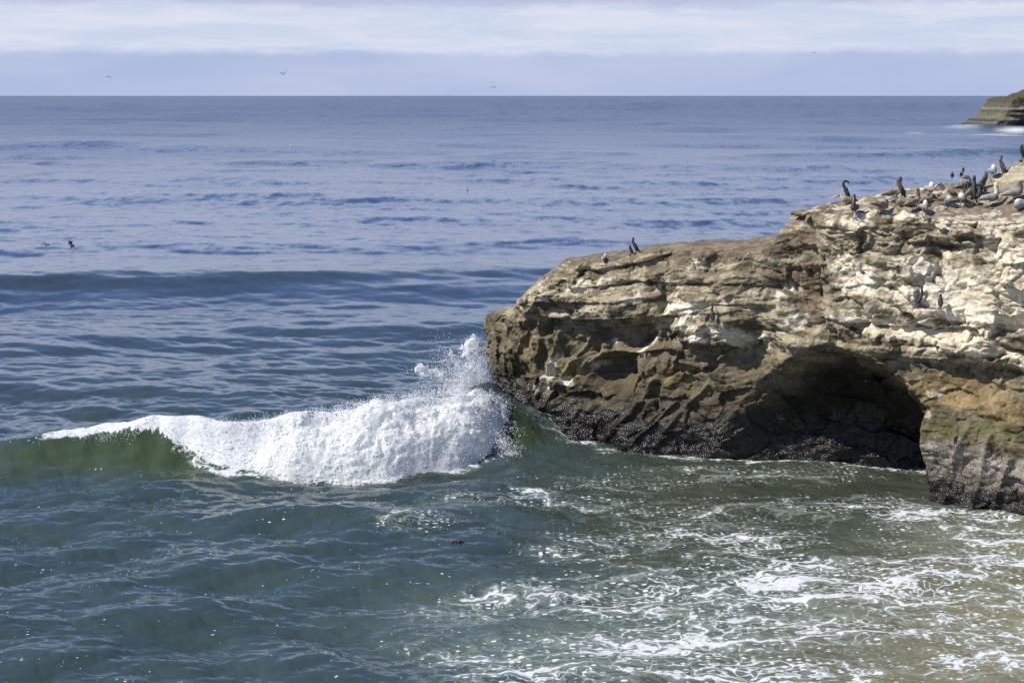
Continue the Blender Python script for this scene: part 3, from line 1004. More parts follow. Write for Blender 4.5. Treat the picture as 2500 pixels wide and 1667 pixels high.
ni, nj = Rg.shape
idx = np.arange(ni * nj).reshape(ni, nj)
WQ = np.stack([idx[:-1, :-1], idx[1:, :-1], idx[1:, 1:], idx[:-1, 1:]], -1).reshape(-1, 4)
WV = np.stack([X, Y, Z], -1).reshape(-1, 3)
mat, nt = new_mat('sea_water')
gp = nt.n('ShaderNodeNewGeometry').outputs['Position']
flat = nt.vmul(gp, (1, 1, 0))
fd = nt.attr('froth')
# froth: stretched cells and torn ribbons, drawn out along the surf
wv = nt.n('ShaderNodeTexNoise'); nt.set(wv.inputs['Vector'], flat); wv.inputs['Scale'].default_value = .55; wv.inputs['Detail'].default_value = 5; wv.inputs['Roughness'].default_value = .6
warp = nt.vmul(nt.vadd(wv.outputs['Color'], (-.5, -.5, -.5)), (3.2, 2.6, 0))
wv.inputs['Detail'].default_value = 2.5
wv2 = nt.n('ShaderNodeTexNoise'); nt.set(wv2.inputs['Vector'], flat); wv2.inputs['Scale'].default_value = 2.2; wv2.inputs['Detail'].default_value = 2
warp2 = nt.vmul(nt.vadd(wv2.outputs['Color'], (-.5, -.5, -.5)), (.55, .45, 0))
fp = nt.vadd(nt.vadd(nt.vmul(flat, (.60, 1.15, 0)), warp), warp2)
lac = []
for sc_, wd_ in ((.42, .15), (1.1, .17), (3.1, .22)):
    vo = nt.n('ShaderNodeTexVoronoi', feature='DISTANCE_TO_EDGE', voronoi_dimensions='2D')
    nt.set(vo.inputs['Vector'], fp)
    vo.inputs['Scale'].default_value = sc_
    vo.inputs['Randomness'].default_value = 1
    lac.append(nt.ramp(vo.outputs['Distance'], 0, wd_, 1, 0, smooth=False))
tear = nt.noise(fp, .9, 6, .62)
tear2 = nt.noise(nt.vmul(flat, (1.0, 1.7, 0)), 6.5, 4, .68, .5)
ribbon = nt.math('MAXIMUM', lac[0], nt.math('MULTIPLY', lac[1], .90))
ribbon = nt.math('MAXIMUM', ribbon, nt.math('MULTIPLY', lac[2], .74))
fsum = nt.math('ADD', nt.math('MULTIPLY', ribbon, .47), nt.math('MULTIPLY', tear, .80))
fsum = nt.math('ADD', fsum, nt.math('MULTIPLY', nt.math('SUBTRACT', tear2, .5), .30))
fsum = nt.math('ADD', fsum, nt.math('MULTIPLY', fd, .62))
mask = nt.math('MULTIPLY', nt.ramp(fsum, 1.07, 1.19), nt.ramp(tear2, .30, .62, .62, 1.0))
# loose flecks of froth
fl = nt.n('ShaderNodeTexVoronoi', feature='F1', voronoi_dimensions='2D')
nt.set(fl.inputs['Vector'], nt.vadd(nt.vmul(flat, (1, 1.9, 0)), nt.vmul(warp2, (.3, .3, 0))))
fl.inputs['Scale'].default_value = 4.2
fsep = nt.n('ShaderNodeSeparateColor'); nt.set(fsep.inputs[0], fl.outputs['Color'])
flr = nt.math('MULTIPLY', nt.ramp(fsep.outputs[0], .62, 1.0, 0, .42, smooth=False), nt.ramp(nt.math('ADD', fd, nt.math('MULTIPLY', nt.math('SUBTRACT', tear, .5), 1.3)), .12, .55))
fleck = nt.ramp(nt.math('SUBTRACT', flr, fl.outputs['Distance']), -.04, .04)
mask = nt.math('MAXIMUM', mask, nt.math('MULTIPLY', fleck, .9))
solid = nt.ramp(nt.math('ADD', fd, nt.math('MULTIPLY', nt.math('SUBTRACT', tear2, .5), .5)), .90, 1.02)
mask = nt.math('MAXIMUM', mask, solid)
thin = nt.ramp(fsum, .80, 1.10, 0, .55)
wcol = nt.attr('watercol', 'Color')
mott = nt.noise(flat, .35, 5, .6)
wc2 = nt.mix(nt.ramp(mott, .3, .7, 0, .45), wcol, nt.vmul(wcol, (.55, .6, .6)))
wb = nt.n('ShaderNodeBsdfPrincipled')
thin = nt.math('MULTIPLY', thin, nt.ramp(fd, .14, .42))
nt.set(wb.inputs['Base Color'], nt.mix(thin, wc2, (.24, .275, .235)))
nt.set(wb.inputs['Roughness'], nt.attr('rough'))
wb.inputs['IOR'].default_value = 1.333
b1n = nt.noise(nt.vmul(gp, (.8, 1.5, 1)), 3.0, 2.5, .55, .3)
b2n = nt.noise(nt.vmul(gp, (.06, .22, 0)), 2.0, 6, .7)
bm = nt.n('ShaderNodeBump'); bm.inputs['Strength'].default_value = .18; bm.inputs['Distance'].default_value = .05
nt.set(bm.inputs['Height'], b1n)
# wind chop too small for the sheet far out
gpx = nt.n('ShaderNodeVectorMath', operation='LENGTH'); nt.set(gpx.inputs[0], flat)
rr_ = gpx.outputs['Value']
c1 = nt.noise(nt.vmul(flat, (.45, .17, 0)), 1.0, 5, .7)
c2 = nt.noise(nt.vmul(flat, (.11, .016, 0)), 1.0, 4, .62)
k1 = nt.math('MULTIPLY', nt.math('SUBTRACT', c1, .5), nt.math('MULTIPLY', nt.ramp(rr_, 70, 170), nt.ramp(rr_, 900, 2200, .34, .12)))
k2 = nt.math('MULTIPLY', nt.math('SUBTRACT', c2, .5), nt.ramp(rr_, 350, 900, 0, .20))
cv = nt.n('ShaderNodeCombineXYZ'); nt.set(cv.inputs[1], nt.math('ADD', k1, k2))
nn = nt.n('ShaderNodeVectorMath', operation='NORMALIZE'); nt.set(nn.inputs[0], nt.vadd(bm.outputs[0], cv.outputs[0]))
nt.set(wb.inputs['Normal'], nn.outputs[0])
fb = nt.n('ShaderNodeBsdfPrincipled')
nt.set(fb.inputs['Base Color'], nt.mix(nt.noise(flat, 9, 4), (.50, .52, .51), (.68, .69, .685)))
fb.inputs['Roughness'].default_value = .75
fb.inputs['Specular IOR Level'].default_value = .2
bf = nt.n('ShaderNodeBump'); bf.inputs['Strength'].default_value = .25; bf.inputs['Distance'].default_value = .06
nt.set(bf.inputs['Height'], nt.math('ADD', tear2, mask))
nt.set(fb.inputs['Normal'], bf.outputs[0])
mx = nt.n('ShaderNodeMixShader')
nt.set(mx.inputs[0], mask); nt.set(mx.inputs[1], wb.outputs[0]); nt.set(mx.inputs[2], fb.outputs[0])
finish(nt, mx.outputs[0])
sea_me = mesh_np('sea', WV, WQ[:, ::-1], True, {'froth': FD.ravel(), 'rough': rough.ravel()}, {'watercol': WC.reshape(-1, 3)})
sea = add('sea', sea_me, mat, kind='structure')
print('sea', len(WQ), Rg.shape, round(time.time() - T0, 1))

# ================================================================== white water of the breaker
fx = np.arange(-21.2, 2.6, .055, dtype=np.float32)
fy = np.arange(50.4, 62.6, .055, dtype=np.float32)
fz = np.arange(-.45, 3.9, .055, dtype=np.float32)
FX, FY = np.meshgrid(fx, fy, indexing='ij')
wz, wt, wh = break_wave(FX, FY)
# how far down the front the white has come, per position along the crest
dn = np.interp(FX, [-21, -18.9, -15.5, -14.2, -11.8, -9.8, -8, -2.5, -1.2, -.3, .4], [-.2, .04, .09, .24, .66, 1.0, 1.1, 1.12, 1.0, .55, -.3]) + .05 * fbm([FX * .8, FY * .8], 601, 3)
up = np.interp(FX, [-21, -18.9, -15, -10, -5, -1.2, 0, .4], [-.2, .04, .08, .22, .42, .5, .2, -.3]) + .05 * fbm([FX * 2, FY * 2], 611, 2)
inside = np.minimum(dn - wt, wt + up)                       # >0 inside the white
env = sst(inside, -.02, .28)
body = np.interp(FX, [-21, -15, -12, -9, -5, -2, -.6, .3, 2.5], [.02, .05, .16, .28, .42, .5, .35, .05, .0])
tcl = np.clip(wt / np.maximum(dn, .05), 0, 1.0)
roll = wh * (1 - tcl ** 2.1) * sst(FX, -15, -5)
base = np.where(wt > 0, np.maximum(wz, roll * .98), wz)
lump = .5 * fbm([FX * .55, FY * .7], 621, 3)
zf = base + env * (body * (1.0 + lump)) + np.where(inside > 0, 0, -.5 * sst(-inside, 0, .25) - .02)
zf = zf + .28 * sst(FX, -8, -3) * env * vnoise([FX * .9, FY * 1.1], 631)
gfx, gfy = np.gradient(zf, .055)
gn = np.sqrt(1 + np.clip(gfx ** 2 + gfy ** 2, 0, 12)).astype(np.float32)
FV = np.empty((len(fx), len(fy), len(fz)), np.float32)
for c0 in range(0, len(fx), 60):
    sl_ = slice(c0, min(c0 + 60, len(fx)))
    f = (fz[None, None] - zf[sl_][:, :, None]) / gn[sl_][:, :, None]
    m = (np.abs(f) < .55) & (inside[sl_] > -.3)[:, :, None]
    ii = np.nonzero(m)
    a, b, c = fx[sl_][ii[0]], fy[ii[1]], fz[ii[2]]
    amp = np.clip(body[sl_][ii[0], ii[1]] * 2.1, .12, 1.0) * env[sl_][ii[0], ii[1]]
    wx = .25 * vnoise([a * 1.7, b * 1.7, c * 1.7], 641)
    n_ = .15 * fbm([a * 1.15 + wx, b * 1.15, c * 1.3 + wx], 645, 2, billow=True) + .09 * fbm([a * 3.2, b * 3.2, c * 3.2 + wx], 651, 2, billow=True) \
        + .055 * fbm([a * 7.3 + 3 * wx, b * 7.3, c * 7.3], 655, 2, gain=.7)
    f[m] -= n_ * amp + .02
    FV[sl_] = f
FV[:, :, 0] = np.maximum(FV[:, :, 0], .01)
def shells(vol, org, h, levels, cut):
    """nested skins of the froth, each more torn than the last; 'torn' tells the material how open it is"""
    Vs, Qs, As, n0 = [], [], [], 0
    for lv, tn_ in levels:
        v, q = surface_nets(vol - lv, org, h)
        q = q[cut(v[q].mean(1), lv)]
        u = np.unique(q); rm_ = np.full(len(v), -1, np.int32); rm_[u] = np.arange(len(u))
        Vs.append(v[u]); Qs.append(rm_[q] + n0); As.append(np.full(len(u), tn_, np.float32)); n0 += len(u)
    return np.concatenate(Vs), np.concatenate(Qs), np.concatenate(As)


fcut = lambda c, lv: c[:, 2] > break_wave(c[:, 0], c[:, 1])[0] - .06 + .4 * lv
base_v = surface_nets(FV, (fx[0], fy[0], fz[0]), .055)[0]
FVv, FQ, FA = shells(FV, (fx[0], fy[0], fz[0]), .055, [(0, .06), (.065, .53), (.16, .65)], fcut)
del FV
pk0 = base_v[base_v[:, 2] > break_wave(base_v[:, 0], base_v[:, 1])[0] - .05]


def foam_material(name, scale):
    m_, nt = new_mat(name)
    gp = nt.n('ShaderNodeNewGeometry').outputs['Position']
    torn = nt.attr('torn')
    st_ = nt.vmul(gp, (1, 1, .8))
    a_ = nt.noise(st_, scale, 6, .68, .5)
    b_ = nt.noise(gp, 1.6, 3, .5)
    al = nt.math('ADD', a_, nt.math('MULTIPLY', nt.math('SUBTRACT', b_, .5), .55))
    alpha = nt.ramp(nt.math('SUBTRACT', al, torn), -.03, .07)
    df = nt.n('ShaderNodeBsdfDiffuse')
    nt.set(df.inputs[0], nt.mix(nt.ramp(nt.noise(nt.vmul(gp, (1.3, 1, .7)), 1.7, 6, .66, .6), .36, .58), (.60, .66, .63), (.94, .935, .92)))
    bp = nt.n('ShaderNodeBump'); bp.inputs['Strength'].default_value = .25; bp.inputs['Distance'].default_value = .05
    nt.set(bp.inputs['Height'], nt.noise(gp, 13, 6, .7))
    nt.set(df.inputs['Normal'], bp.outputs[0])
    tr = nt.n('ShaderNodeBsdfTranslucent'); tr.inputs[0].default_value = (.95, .95, .94, 1)
    m1 = nt.n('ShaderNodeMixShader'); m1.inputs[0].default_value = .5
    nt.set(m1.inputs[1], df.outputs[0]); nt.set(m1.inputs[2], tr.outputs[0])
    tp = nt.n('ShaderNodeBsdfTransparent')
    m2 = nt.n('ShaderNodeMixShader')
    nt.set(m2.inputs[0], alpha); nt.set(m2.inputs[1], tp.outputs[0]); nt.set(m2.inputs[2], m1.outputs[0])
    finish(nt, m2.outputs[0])
    return m_


fmat = foam_material('sea_foam', 9.0)
add('wave_foam', mesh_np('wave_foam', FVv, FQ, True, {'torn': FA}), fmat, kind='stuff', label='tumbling white foam of the wave breaking towards the rock point', cat='foam')

# ---- torn sheet of water thrown up the point of the rock
gx = np.arange(-5.6, .2, .08, dtype=np.float32); gy = np.arange(59.6, 62.8, .08, dtype=np.float32); gz = np.arange(.3, 5.6, .08, dtype=np.float32)
MX, MY, MZ = np.meshgrid(gx, gy, gz, indexing='ij')
md = np.full(MX.shape, 9.0, np.float32)
for a, b, r0, r1 in [((-1.5, 61.0, .9), (-1.75, 61.2, 2.9), .62, .34), ((-1.75, 61.2, 2.9), (-1.75, 61.3, 4.1), .36, .26), ((-1.9, 60.9, 1.2), (-3.1, 61.0, 2.7), .5, .26),
                     ((-3.1, 61.0, 2.7), (-4.0, 61.0, 2.9), .28, .22), ((-2.0, 61.0, 2.2), (-2.6, 61.2, 3.5), .36, .22), ((-1.0, 60.4, .8), (-1.4, 60.9, 1.8), .6, .4)]:
    a, b = np.array(a), np.array(b); ab = b - a
    t = np.clip(((MX - a[0]) * ab[0] + (MY - a[1]) * ab[1] + (MZ - a[2]) * ab[2]) / (ab @ ab), 0, 1)
    d = np.sqrt((MX - a[0] - t * ab[0]) ** 2 + (MY - a[1] - t * ab[1]) ** 2 + (MZ - a[2] - t * ab[2]) ** 2) - (r0 + (r1 - r0) * t)
    md = smin(md, d.astype(np.float32), .2)
md -= .30 * fbm([MX * 1.5, MY * 1.5, MZ * 1.1], 681, 3) + .16 * fbm([MX * 4.2, MY * 4.2, MZ * 3.2], 685, 2)
mist_v, mist_q, mist_a = shells(md.astype(np.float32), (gx[0], gy[0], gz[0]), .08, [(-.10, .48), (.04, .58), (.18, .66), (.34, .72)], lambda c, lv: c[:, 2] > .5)
del MX, MY, MZ, md
add('wave_splash', mesh_np('wave_splash', mist_v, mist_q, True, {'torn': mist_a}), foam_material('splash_mist', 5.0), kind='stuff', label='torn sheet of white water thrown up against the rock point', cat='splash')

# ---- spray: droplets thrown from the crest and up the point of the rock
rng = np.random.default_rng(88)
DP, DS = [], []


def jet(base, vel, n, spread, t0=.05, t1=1.0, size=(.004, .011), bspread=.15):
    t = rng.uniform(t0, t1, n) ** .8
    v = np.asarray(vel)[None] * rng.uniform(.55, 1.05, (n, 1)) + rng.normal(0, spread, (n, 3))
    p = np.asarray(base)[None] + rng.normal(0, bspread, (n, 3)) + v * t[:, None]
    p[:, 2] -= 4.9 * t * t
    DP.append(p)
    DS.append(rng.uniform(size[0], size[1], n) * rng.choice([1, 1, 1.5], n))


# plume against the rock
for k in range(64):
    u = rng.random()
    b = (-1.9 + .9 * u + rng.normal(0, .15), 61.2 + rng.normal(0, .6), 1.2 + .3 * rng.random())
    jet(b, (-rng.uniform(-.2, 3.4) * (1.15 - u), rng.normal(0, .5), rng.uniform(4.2, 7.8)), int(rng.uniform(120, 420)), .30, .1, .95, (.004, .011), .10)
for k in range(26):
    b = (-1.6 + rng.normal(0, .35), 61.0 + rng.normal(0, .5), 1.1)
    jet(b, (-rng.uniform(0, 1.6), rng.normal(0, .5), rng.uniform(2, 4.6)), 300, .38, .05, .6, (.007, .020), .22)
# fling off the crest
for k in range(240):
    x = rng.uniform(-18, -.6) if k % 3 else rng.uniform(-8, 0)
    yb = np.interp(x, WX, WY) + rng.normal(.1, .25)
    zb_ = np.interp(x, WX, WH) + np.interp(x, [-21, -15, -9, -5, -1, 2], [.03, .06, .28, .5, .65, .3]) - .12
    jet((x, yb, zb_), (rng.normal(0, .4), rng.normal(-.2, .6), rng.uniform(.5, 1.9) + .9 * rng.random() ** 5), int(rng.uniform(20, 90)), .24, .03, .34, (.005, .012), .10)
# ragged lower edge and flank by the rock
pk = rng.choice(len(pk0), 12000)
pp = pk0[pk]
tuft = np.clip(.5 + 1.1 * fbm([pp[:, 0] * 1.6, pp[:, 1] * 1.6, pp[:, 2] * 1.6], 671, 3), 0, 1)
front = np.interp(pp[:, 0], [-20, -14, -10, -2], [.35, .5, 1, 1])
ok = rng.random(len(pk)) < tuft * .9
pp = pp[ok]; tuft = (tuft * front)[ok]
off = rng.exponential(.055, (len(pp), 1)) * (.4 + 1.6 * tuft[:, None])
DP.append(pp + off * np.array([.2, -.75, .8]) + rng.normal(0, .03, pp.shape))
DS.append(rng.uniform(.005, .012, len(pp)) * rng.choice([1, 1, 1.5], len(pp)))
for k in range(60):
    b = (rng.uniform(-1.4, -.2), rng.uniform(56.6, 58.8), rng.uniform(.2, .9))
    jet(b, (rng.uniform(.2, 2.2), rng.normal(-.3, .5), rng.uniform(.6, 2.2)), 90, .3, .03, .4, (.006, .014), .12)
Pd = np.concatenate(DP); Sd = np.concatenate(DS)
ok = Pd[:, 2] > .1
Pd, Sd = Pd[ok], Sd[ok]
tet = np.array([(1, 1, 1), (-1, -1, 1), (-1, 1, -1), (1, -1, -1)], np.float32) * .9
tf = np.array([(0, 1, 2), (0, 3, 1), (0, 2, 3), (1, 3, 2)], np.int32)
SV = (tet[None] * rng.choice([-1, 1], (len(Pd), 1, 3)) * Sd[:, None, None] + Pd[:, None]).reshape(-1, 3)
SF = (tf[None] + (np.arange(len(Pd)) * 4)[:, None, None]).reshape(-1, 3)
smat, nt = new_mat('spray_droplets')
df = nt.n('ShaderNodeBsdfDiffuse'); df.inputs[0].default_value = (.92, .93, .93, 1)
tr = nt.n('ShaderNodeBsdfTranslucent'); tr.inputs[0].default_value = (.95, .96, .96, 1)
mx = nt.n('ShaderNodeMixShader'); mx.inputs[0].default_value = .5
nt.set(mx.inputs[1], df.outputs[0]); nt.set(mx.inputs[2], tr.outputs[0])
finish(nt, mx.outputs[0])
add('sea_spray', mesh_np('sea_spray', SV, SF, False), smat, kind='stuff', label='fine white spray flung up where the wave hits the rock', cat='spray')
print('foam', len(FQ), 'drops', len(Pd), round(time.time() - T0, 1))

# ================================================================== far headland
HH = .6
hx = np.arange(198, 290, HH, dtype=np.float32); hy = np.arange(652, 700, HH, dtype=np.float32); hz = np.arange(-1.2, 22.5, HH, dtype=np.float32)
kx_ = FPX / 668.0 / .985
px2x = lambda p: (p - 1250) / FPX * (668 * math.cos(PITCH) + (CAM_H - 5) * math.sin(PITCH))
prof = [(2325, -1.5), (2340, .5), (2352, 1.8), (2362, 3.0), (2380, 4.4), (2397, 6.4), (2401, 9.2), (2409, 11.0), (2418, 13.6), (2430, 14.6), (2455, 14.8), (2475, 16.2), (2500, 18.0), (2560, 19.5), (2900, 21)]
tx = np.array([px2x(p[0]) for p in prof]) + 8.5; tz = np.array([p[1] for p in prof])
HX, HY, HZ = np.meshgrid(hx, hy, hz, indexing='ij')
top = np.interp(HX, tx, tz) + .5 * fbm([HX * .15, HY * .15], 701, 3)
top = top - .02 * np.abs(HY - 668) - .15 * np.clip(668 - HY, 0, None)
hb_ = HZ - .05 * (HX - 206) + .4 * vnoise([HX * .08, HY * .08], 705)
st = np.abs((hb_ * .42) % 1 - .5) * 2
edge_y = 659 + .38 * HZ + 1.6 * st ** 2 * vnoise([HX * .12, HZ * .6], 707) * (1 - sst(HZ, 10, 14)) + 1.6 * fbm([HX * .12, HZ * .25], 711, 4) + 5.5 * np.exp(-(((HX - px2x(2490)) / 4.5) ** 2 + ((HZ - 1.5) / 3.2) ** 2))
edge_y = edge_y + .35 * np.clip(px2x(2420) - HX, 0, None) * .3
f = np.maximum(edge_y - HY, (HZ - top) * .8)
f = f + .45 * fbm([HX * .5, HY * .5, HZ * .9], 715, 3)
f[:, :, 0] = np.maximum(f[:, :, 0], .01); f[:, -1] = np.maximum(f[:, -1], .01); f[-1] = np.maximum(f[-1], .01)
hv, hq = surface_nets(f.astype(np.float32), (hx[0], hy[0], hz[0]), HH)
del HX, HY, HZ, f
hn = vert_normals(hv, hq)
x_, y_, z_ = hv.T
n1 = fbm([x_ * .4, y_ * .4, z_ * 1.2], 721, 4)
veg = sst(z_ - np.interp(x_, [px2x(p) for p in (2400, 2418, 2450, 2500, 2560)], [11.6, 11.2, 10.6, 13.4, 15]) + 1.2 * n1, -.5, .8)
stn = vnoise([x_ * .06, (z_ - .05 * x_) * 1.4], 725)
tone_ = np.clip(.5 + .5 * n1 + .8 * stn, 0, 1)[:, None]
hc = C(.06, .053, .040) * (1 - tone_) + C(.23, .20, .145) * tone_
vg = np.clip(.5 + .9 * fbm([x_ * .5, y_ * .5, z_ * .5], 731, 3), 0, 1)[:, None]
vc = C(.075, .052, .022) * (1 - vg) + C(.085, .085, .024) * vg
hc = hc * (1 - veg[:, None]) + vc * veg[:, None]
gs = np.exp(-(((x_ - px2x(2441)) / .7) ** 2 + ((z_ - 6.5) / 2.2) ** 2))[:, None] * .8
hc = hc * (1 - gs) + C(.12, .14, .03) * gs
hc = hc * .72
dk = sst(2.4 + n1 - z_, -.6, .8)[:, None]
hc = hc * (1 - .8 * dk) + C(.03, .028, .026) * .8 * dk
mat, nt = new_mat('headland_rock')
bs = nt.n('ShaderNodeBsdfPrincipled')
gp = nt.n('ShaderNodeNewGeometry').outputs['Position']
hs = nt.n('ShaderNodeHueSaturation'); nt.set(hs.inputs['Color'], nt.attr('rockcol', 'Color')); nt.set(hs.inputs['Value'], nt.ramp(nt.noise(gp, 1.5, 5, .65), .3, .7, .65, 1.3))
nt.set(bs.inputs['Base Color'], hs.outputs[0]); bs.inputs['Roughness'].default_value = .9
bp = nt.n('ShaderNodeBump'); bp.inputs['Strength'].default_value = .7; bp.inputs['Distance'].default_value = .6
nt.set(bp.inputs['Height'], nt.noise(nt.vmul(gp, (1, 1, 2.4)), .8, 6, .65)); nt.set(bs.inputs['Normal'], bp.outputs[0])
finish(nt, bs.outputs[0])
add('headland', mesh_np('headland', hv, hq, True, None, {'rockcol': hc}), mat, kind='structure')
print('headland', len(hq), round(time.time() - T0, 1))

# ================================================================== birds, surfers
vmat, nt = new_mat('plumage')
bs = nt.n('ShaderNodeBsdfPrincipled')
gp = nt.n('ShaderNodeTexCoord').outputs['Object']
hs = nt.n('ShaderNodeHueSaturation'); nt.set(hs.inputs['Color'], nt.attr('tint', 'Color'))
nt.set(hs.inputs['Value'], nt.ramp(nt.noise(nt.vmul(gp, (1, 2.5, 2.5)), 28, 4, .7), .3, .7, .72, 1.25))
nt.set(bs.inputs['Base Color'], hs.outputs[0])
bs.inputs['Roughness'].default_value = .6
finish(nt, bs.outputs[0])
kmat, nt = new_mat('wet_black')
bs = nt.n('ShaderNodeBsdfPrincipled')
gp = nt.n('ShaderNodeTexCoord').outputs['Object']
nt.set(bs.inputs['Base Color'], nt.mix(nt.noise(gp, 20, 3), (.008, .008, .010), (.024, .023, .026)))
bs.inputs['Roughness'].default_value = .42
finish(nt, bs.outputs[0])

BLACK = (.014, .014, .017)


def blobmesh(name, caps, h, k=.03):
    """one continuous skin over tapered capsules: (p0, p1, r0, r1, colour[, squash y])"""
    P = np.array([q for c in caps for q in (c[0], c[1])], float); rm = max(max(c[2], c[3]) for c in caps)
    lo = P.min(0) - rm - 2 * h; hi = P.max(0) + rm + 2 * h
    ax = [np.arange(lo[i], hi[i] + h, h) for i in range(3)]
    G = np.stack(np.meshgrid(*ax, indexing='ij'), -1)

    def dist(Q):
        D = []
        for c in caps:
            a, b = np.array(c[0], float), np.array(c[1], float)
            sq = c[5] if len(c) > 5 else 1.0
            sc = np.array([1, 1 / sq, 1])
            ab = (b - a) * sc
            q = (Q - a) * sc
            t = np.clip((q @ ab) / max(ab @ ab, 1e-9), 0, 1)
            D.append(np.linalg.norm(q - t[..., None] * ab, axis=-1) - (c[2] + (c[3] - c[2]) * t))
        return D
    D = dist(G)
    f = D[0]
    for d in D[1:]:
        f = smin(f, d, k)
    V, Q = surface_nets(f.astype(np.float32), lo, h)
    D = np.stack(dist(V), 0)
    W = np.exp(-np.clip(D - D.min(0), 0, 1) / .014)
    colr_ = np.einsum('cn,ck->nk', W / W.sum(0), np.array([c[4] for c in caps]))
    return mesh_np(name, V, Q, True, None, {'tint': colr_})


def tube(name, pts, rad, col_, n=7, flat=1.0):
    """tapered tube along pts, closed; flat squashes it sideways"""
    pts = np.array(pts, float)
    V = []
    for i, p in enumerate(pts):
        t = pts[min(i + 1, len(pts) - 1)] - pts[max(i - 1, 0)]
        t /= np.linalg.norm(t)
        u = np.cross(t, (0, 1, 0)); u /= max(np.linalg.norm(u), 1e-6)
        v = np.cross(t, u)
        for j in range(n):
            a = 2 * math.pi * j / n
            V.append(p + rad[i] * (math.cos(a) * u + flat * math.sin(a) * v))
    Fq = [(i * n + j, i * n + (j + 1) % n, (i + 1) * n + (j + 1) % n, (i + 1) * n + j) for i in range(len(pts) - 1) for j in range(n)]
    me = bpy.data.meshes.new(name)
    me.from_pydata([tuple(q) for q in V], [], Fq + [tuple(range(n))[::-1], tuple(range((len(pts) - 1) * n, len(pts) * n))])
    at = me.attributes.new('tint', 'FLOAT_COLOR', 'POINT')
    at.data.foreach_set('color', np.tile(np.array([*col_, 1.0], np.float32), len(V)))
    me.polygons.foreach_set('use_smooth', np.full(len(me.polygons), True))
    return me


def root(name, loc, heading, label, cat, group, scale=1.0, tilt=0.0):
    o = bpy.data.objects.new(name, None)
    COL.objects.link(o)
    o.empty_display_size = .2
    o.location = loc
    o.rotation_euler = (0, tilt, R(heading))
    o.scale = (scale,) * 3
    o['label'] = label; o['category'] = cat
    if group:
        o['group'] = group
    return o


def bez(pts, n=9):
    pts = np.array(pts, float)
    t = np.linspace(0, len(pts) - 1, n)
    out = []
    for q in t:
        i = min(int(q), len(pts) - 2); f_ = q - i
        p0 = pts[max(i - 1, 0)]; p1 = pts[i]; p2 = pts[i + 1]; p3 = pts[min(i + 2, len(pts) - 1)]
        out.append(.5 * (2 * p1 + (p2 - p0) * f_ + (2 * p0 - 5 * p1 + 4 * p2 - p3) * f_ ** 2 + (3 * p1 - p0 - 3 * p2 + p3) * f_ ** 3))
    return np.array(out)


def find_rock(px, py):
    for dy in range(0, 90, 3):
        h = on_rock(px, py + dy)
        if h:
            return h
    raise ValueError((px, py))


def webbed_leg(parent, x, y, top, mat_, col_, r=.014):
    l = add('leg', tube('leg', [(x - .01, y, top), (x - .015, y, top * .5), (x, y, .015)], [r * 1.4, r, r], col_, 6), mat_, parent)
    me = bpy.data.meshes.new('foot')
    z0, z1 = -.012, .012
    pts = [(x - .03, y), (x + .10, y + .05), (x + .12, y), (x + .10, y - .05)]
    me.from_pydata([(*p, z0) for p in pts] + [(*p, z1) for p in pts], [], [(3, 2, 1, 0), (4, 5, 6, 7), (0, 1, 5, 4), (1, 2, 6, 5), (2, 3, 7, 6), (3, 0, 4, 7)])
    at = me.attributes.new('tint', 'FLOAT_COLOR', 'POINT')
    at.data.foreach_set('color', np.tile(np.array([*col_, 1.0], np.float32), 8))
    add('foot', me, mat_, l)


def eyes(parent, hp, fwd, off):
    for s_ in (-1, 1):
        me = bpy.data.meshes.new('eye')
        c = np.array(hp) + np.array([0, s_ * off, .012])
        me.from_pydata([tuple(c + .009 * q) for q in octv], [], [tuple(int(a) for a in q) for q in octf])
        add('eye', me, kmat, parent)


SCH = {  # body, belly, wing, neck, head, bill
    'adult': ((.22, .21, .20), (.08, .066, .058), (.25, .24, .225), (.55, .51, .43), (.80, .68, .34), (.36, .31, .25)),
    'pale': ((.33, .32, .31), (.22, .205, .19), (.32, .31, .295), (.66, .63, .56), (.80, .70, .42), (.48, .40, .33)),
    'dark': ((.075, .062, .052), (.055, .045, .04), (.13, .11, .095), (.045, .034, .03), (.07, .055, .045), (.50, .42, .37)),
    'young': ((.20, .155, .11), (.72, .68, .60), (.17, .13, .09), (.15, .115, .08), (.11, .08, .058), (.55, .50, .43)),
    'brown': ((.165, .125, .088), (.30, .25, .19), (.19, .15, .105), (.12, .09, .064), (.10, .075, .055), (.55, .50, .43)),
}
NECKS = {  # neck path from the shoulders, bill direction
    'up': ([(.17, 0, .47), (.25, 0, .58), (.20, 0, .74), (.19, 0, .88)], (.80, 0, -.6), .33),
    'tall': ([(.16, 0, .48), (.20, 0, .60), (.16, 0, .76), (.15, 0, .90)], (.26, 0, -.97), .36),
    'tucked': ([(.12, 0, .48), (.15, 0, .54), (.10, 0, .58), (.12, 0, .615)], (.45, 0, -.9), .30),
    'preen': ([(.15, 0, .47), (.21, 0, .58), (.15, .03, .70), (.05, .05, .70)], (-.45, .15, -.88), .28),
    'bow': ([(.17, 0, .46), (.27, 0, .56), (.33, 0, .66), (.38, 0, .72)], (.78, 0, -.62), .34),
    'low': ([(.16, 0, .46), (.24, 0, .50), (.27, 0, .56), (.29, 0, .60)], (.93, 0, -.36), .36),
    'buried': ([(.12, 0, .48), (.14, 0, .55), (.04, .03, .57), (-.06, .05, .54)], (-.9, .2, -.35), .26),
}


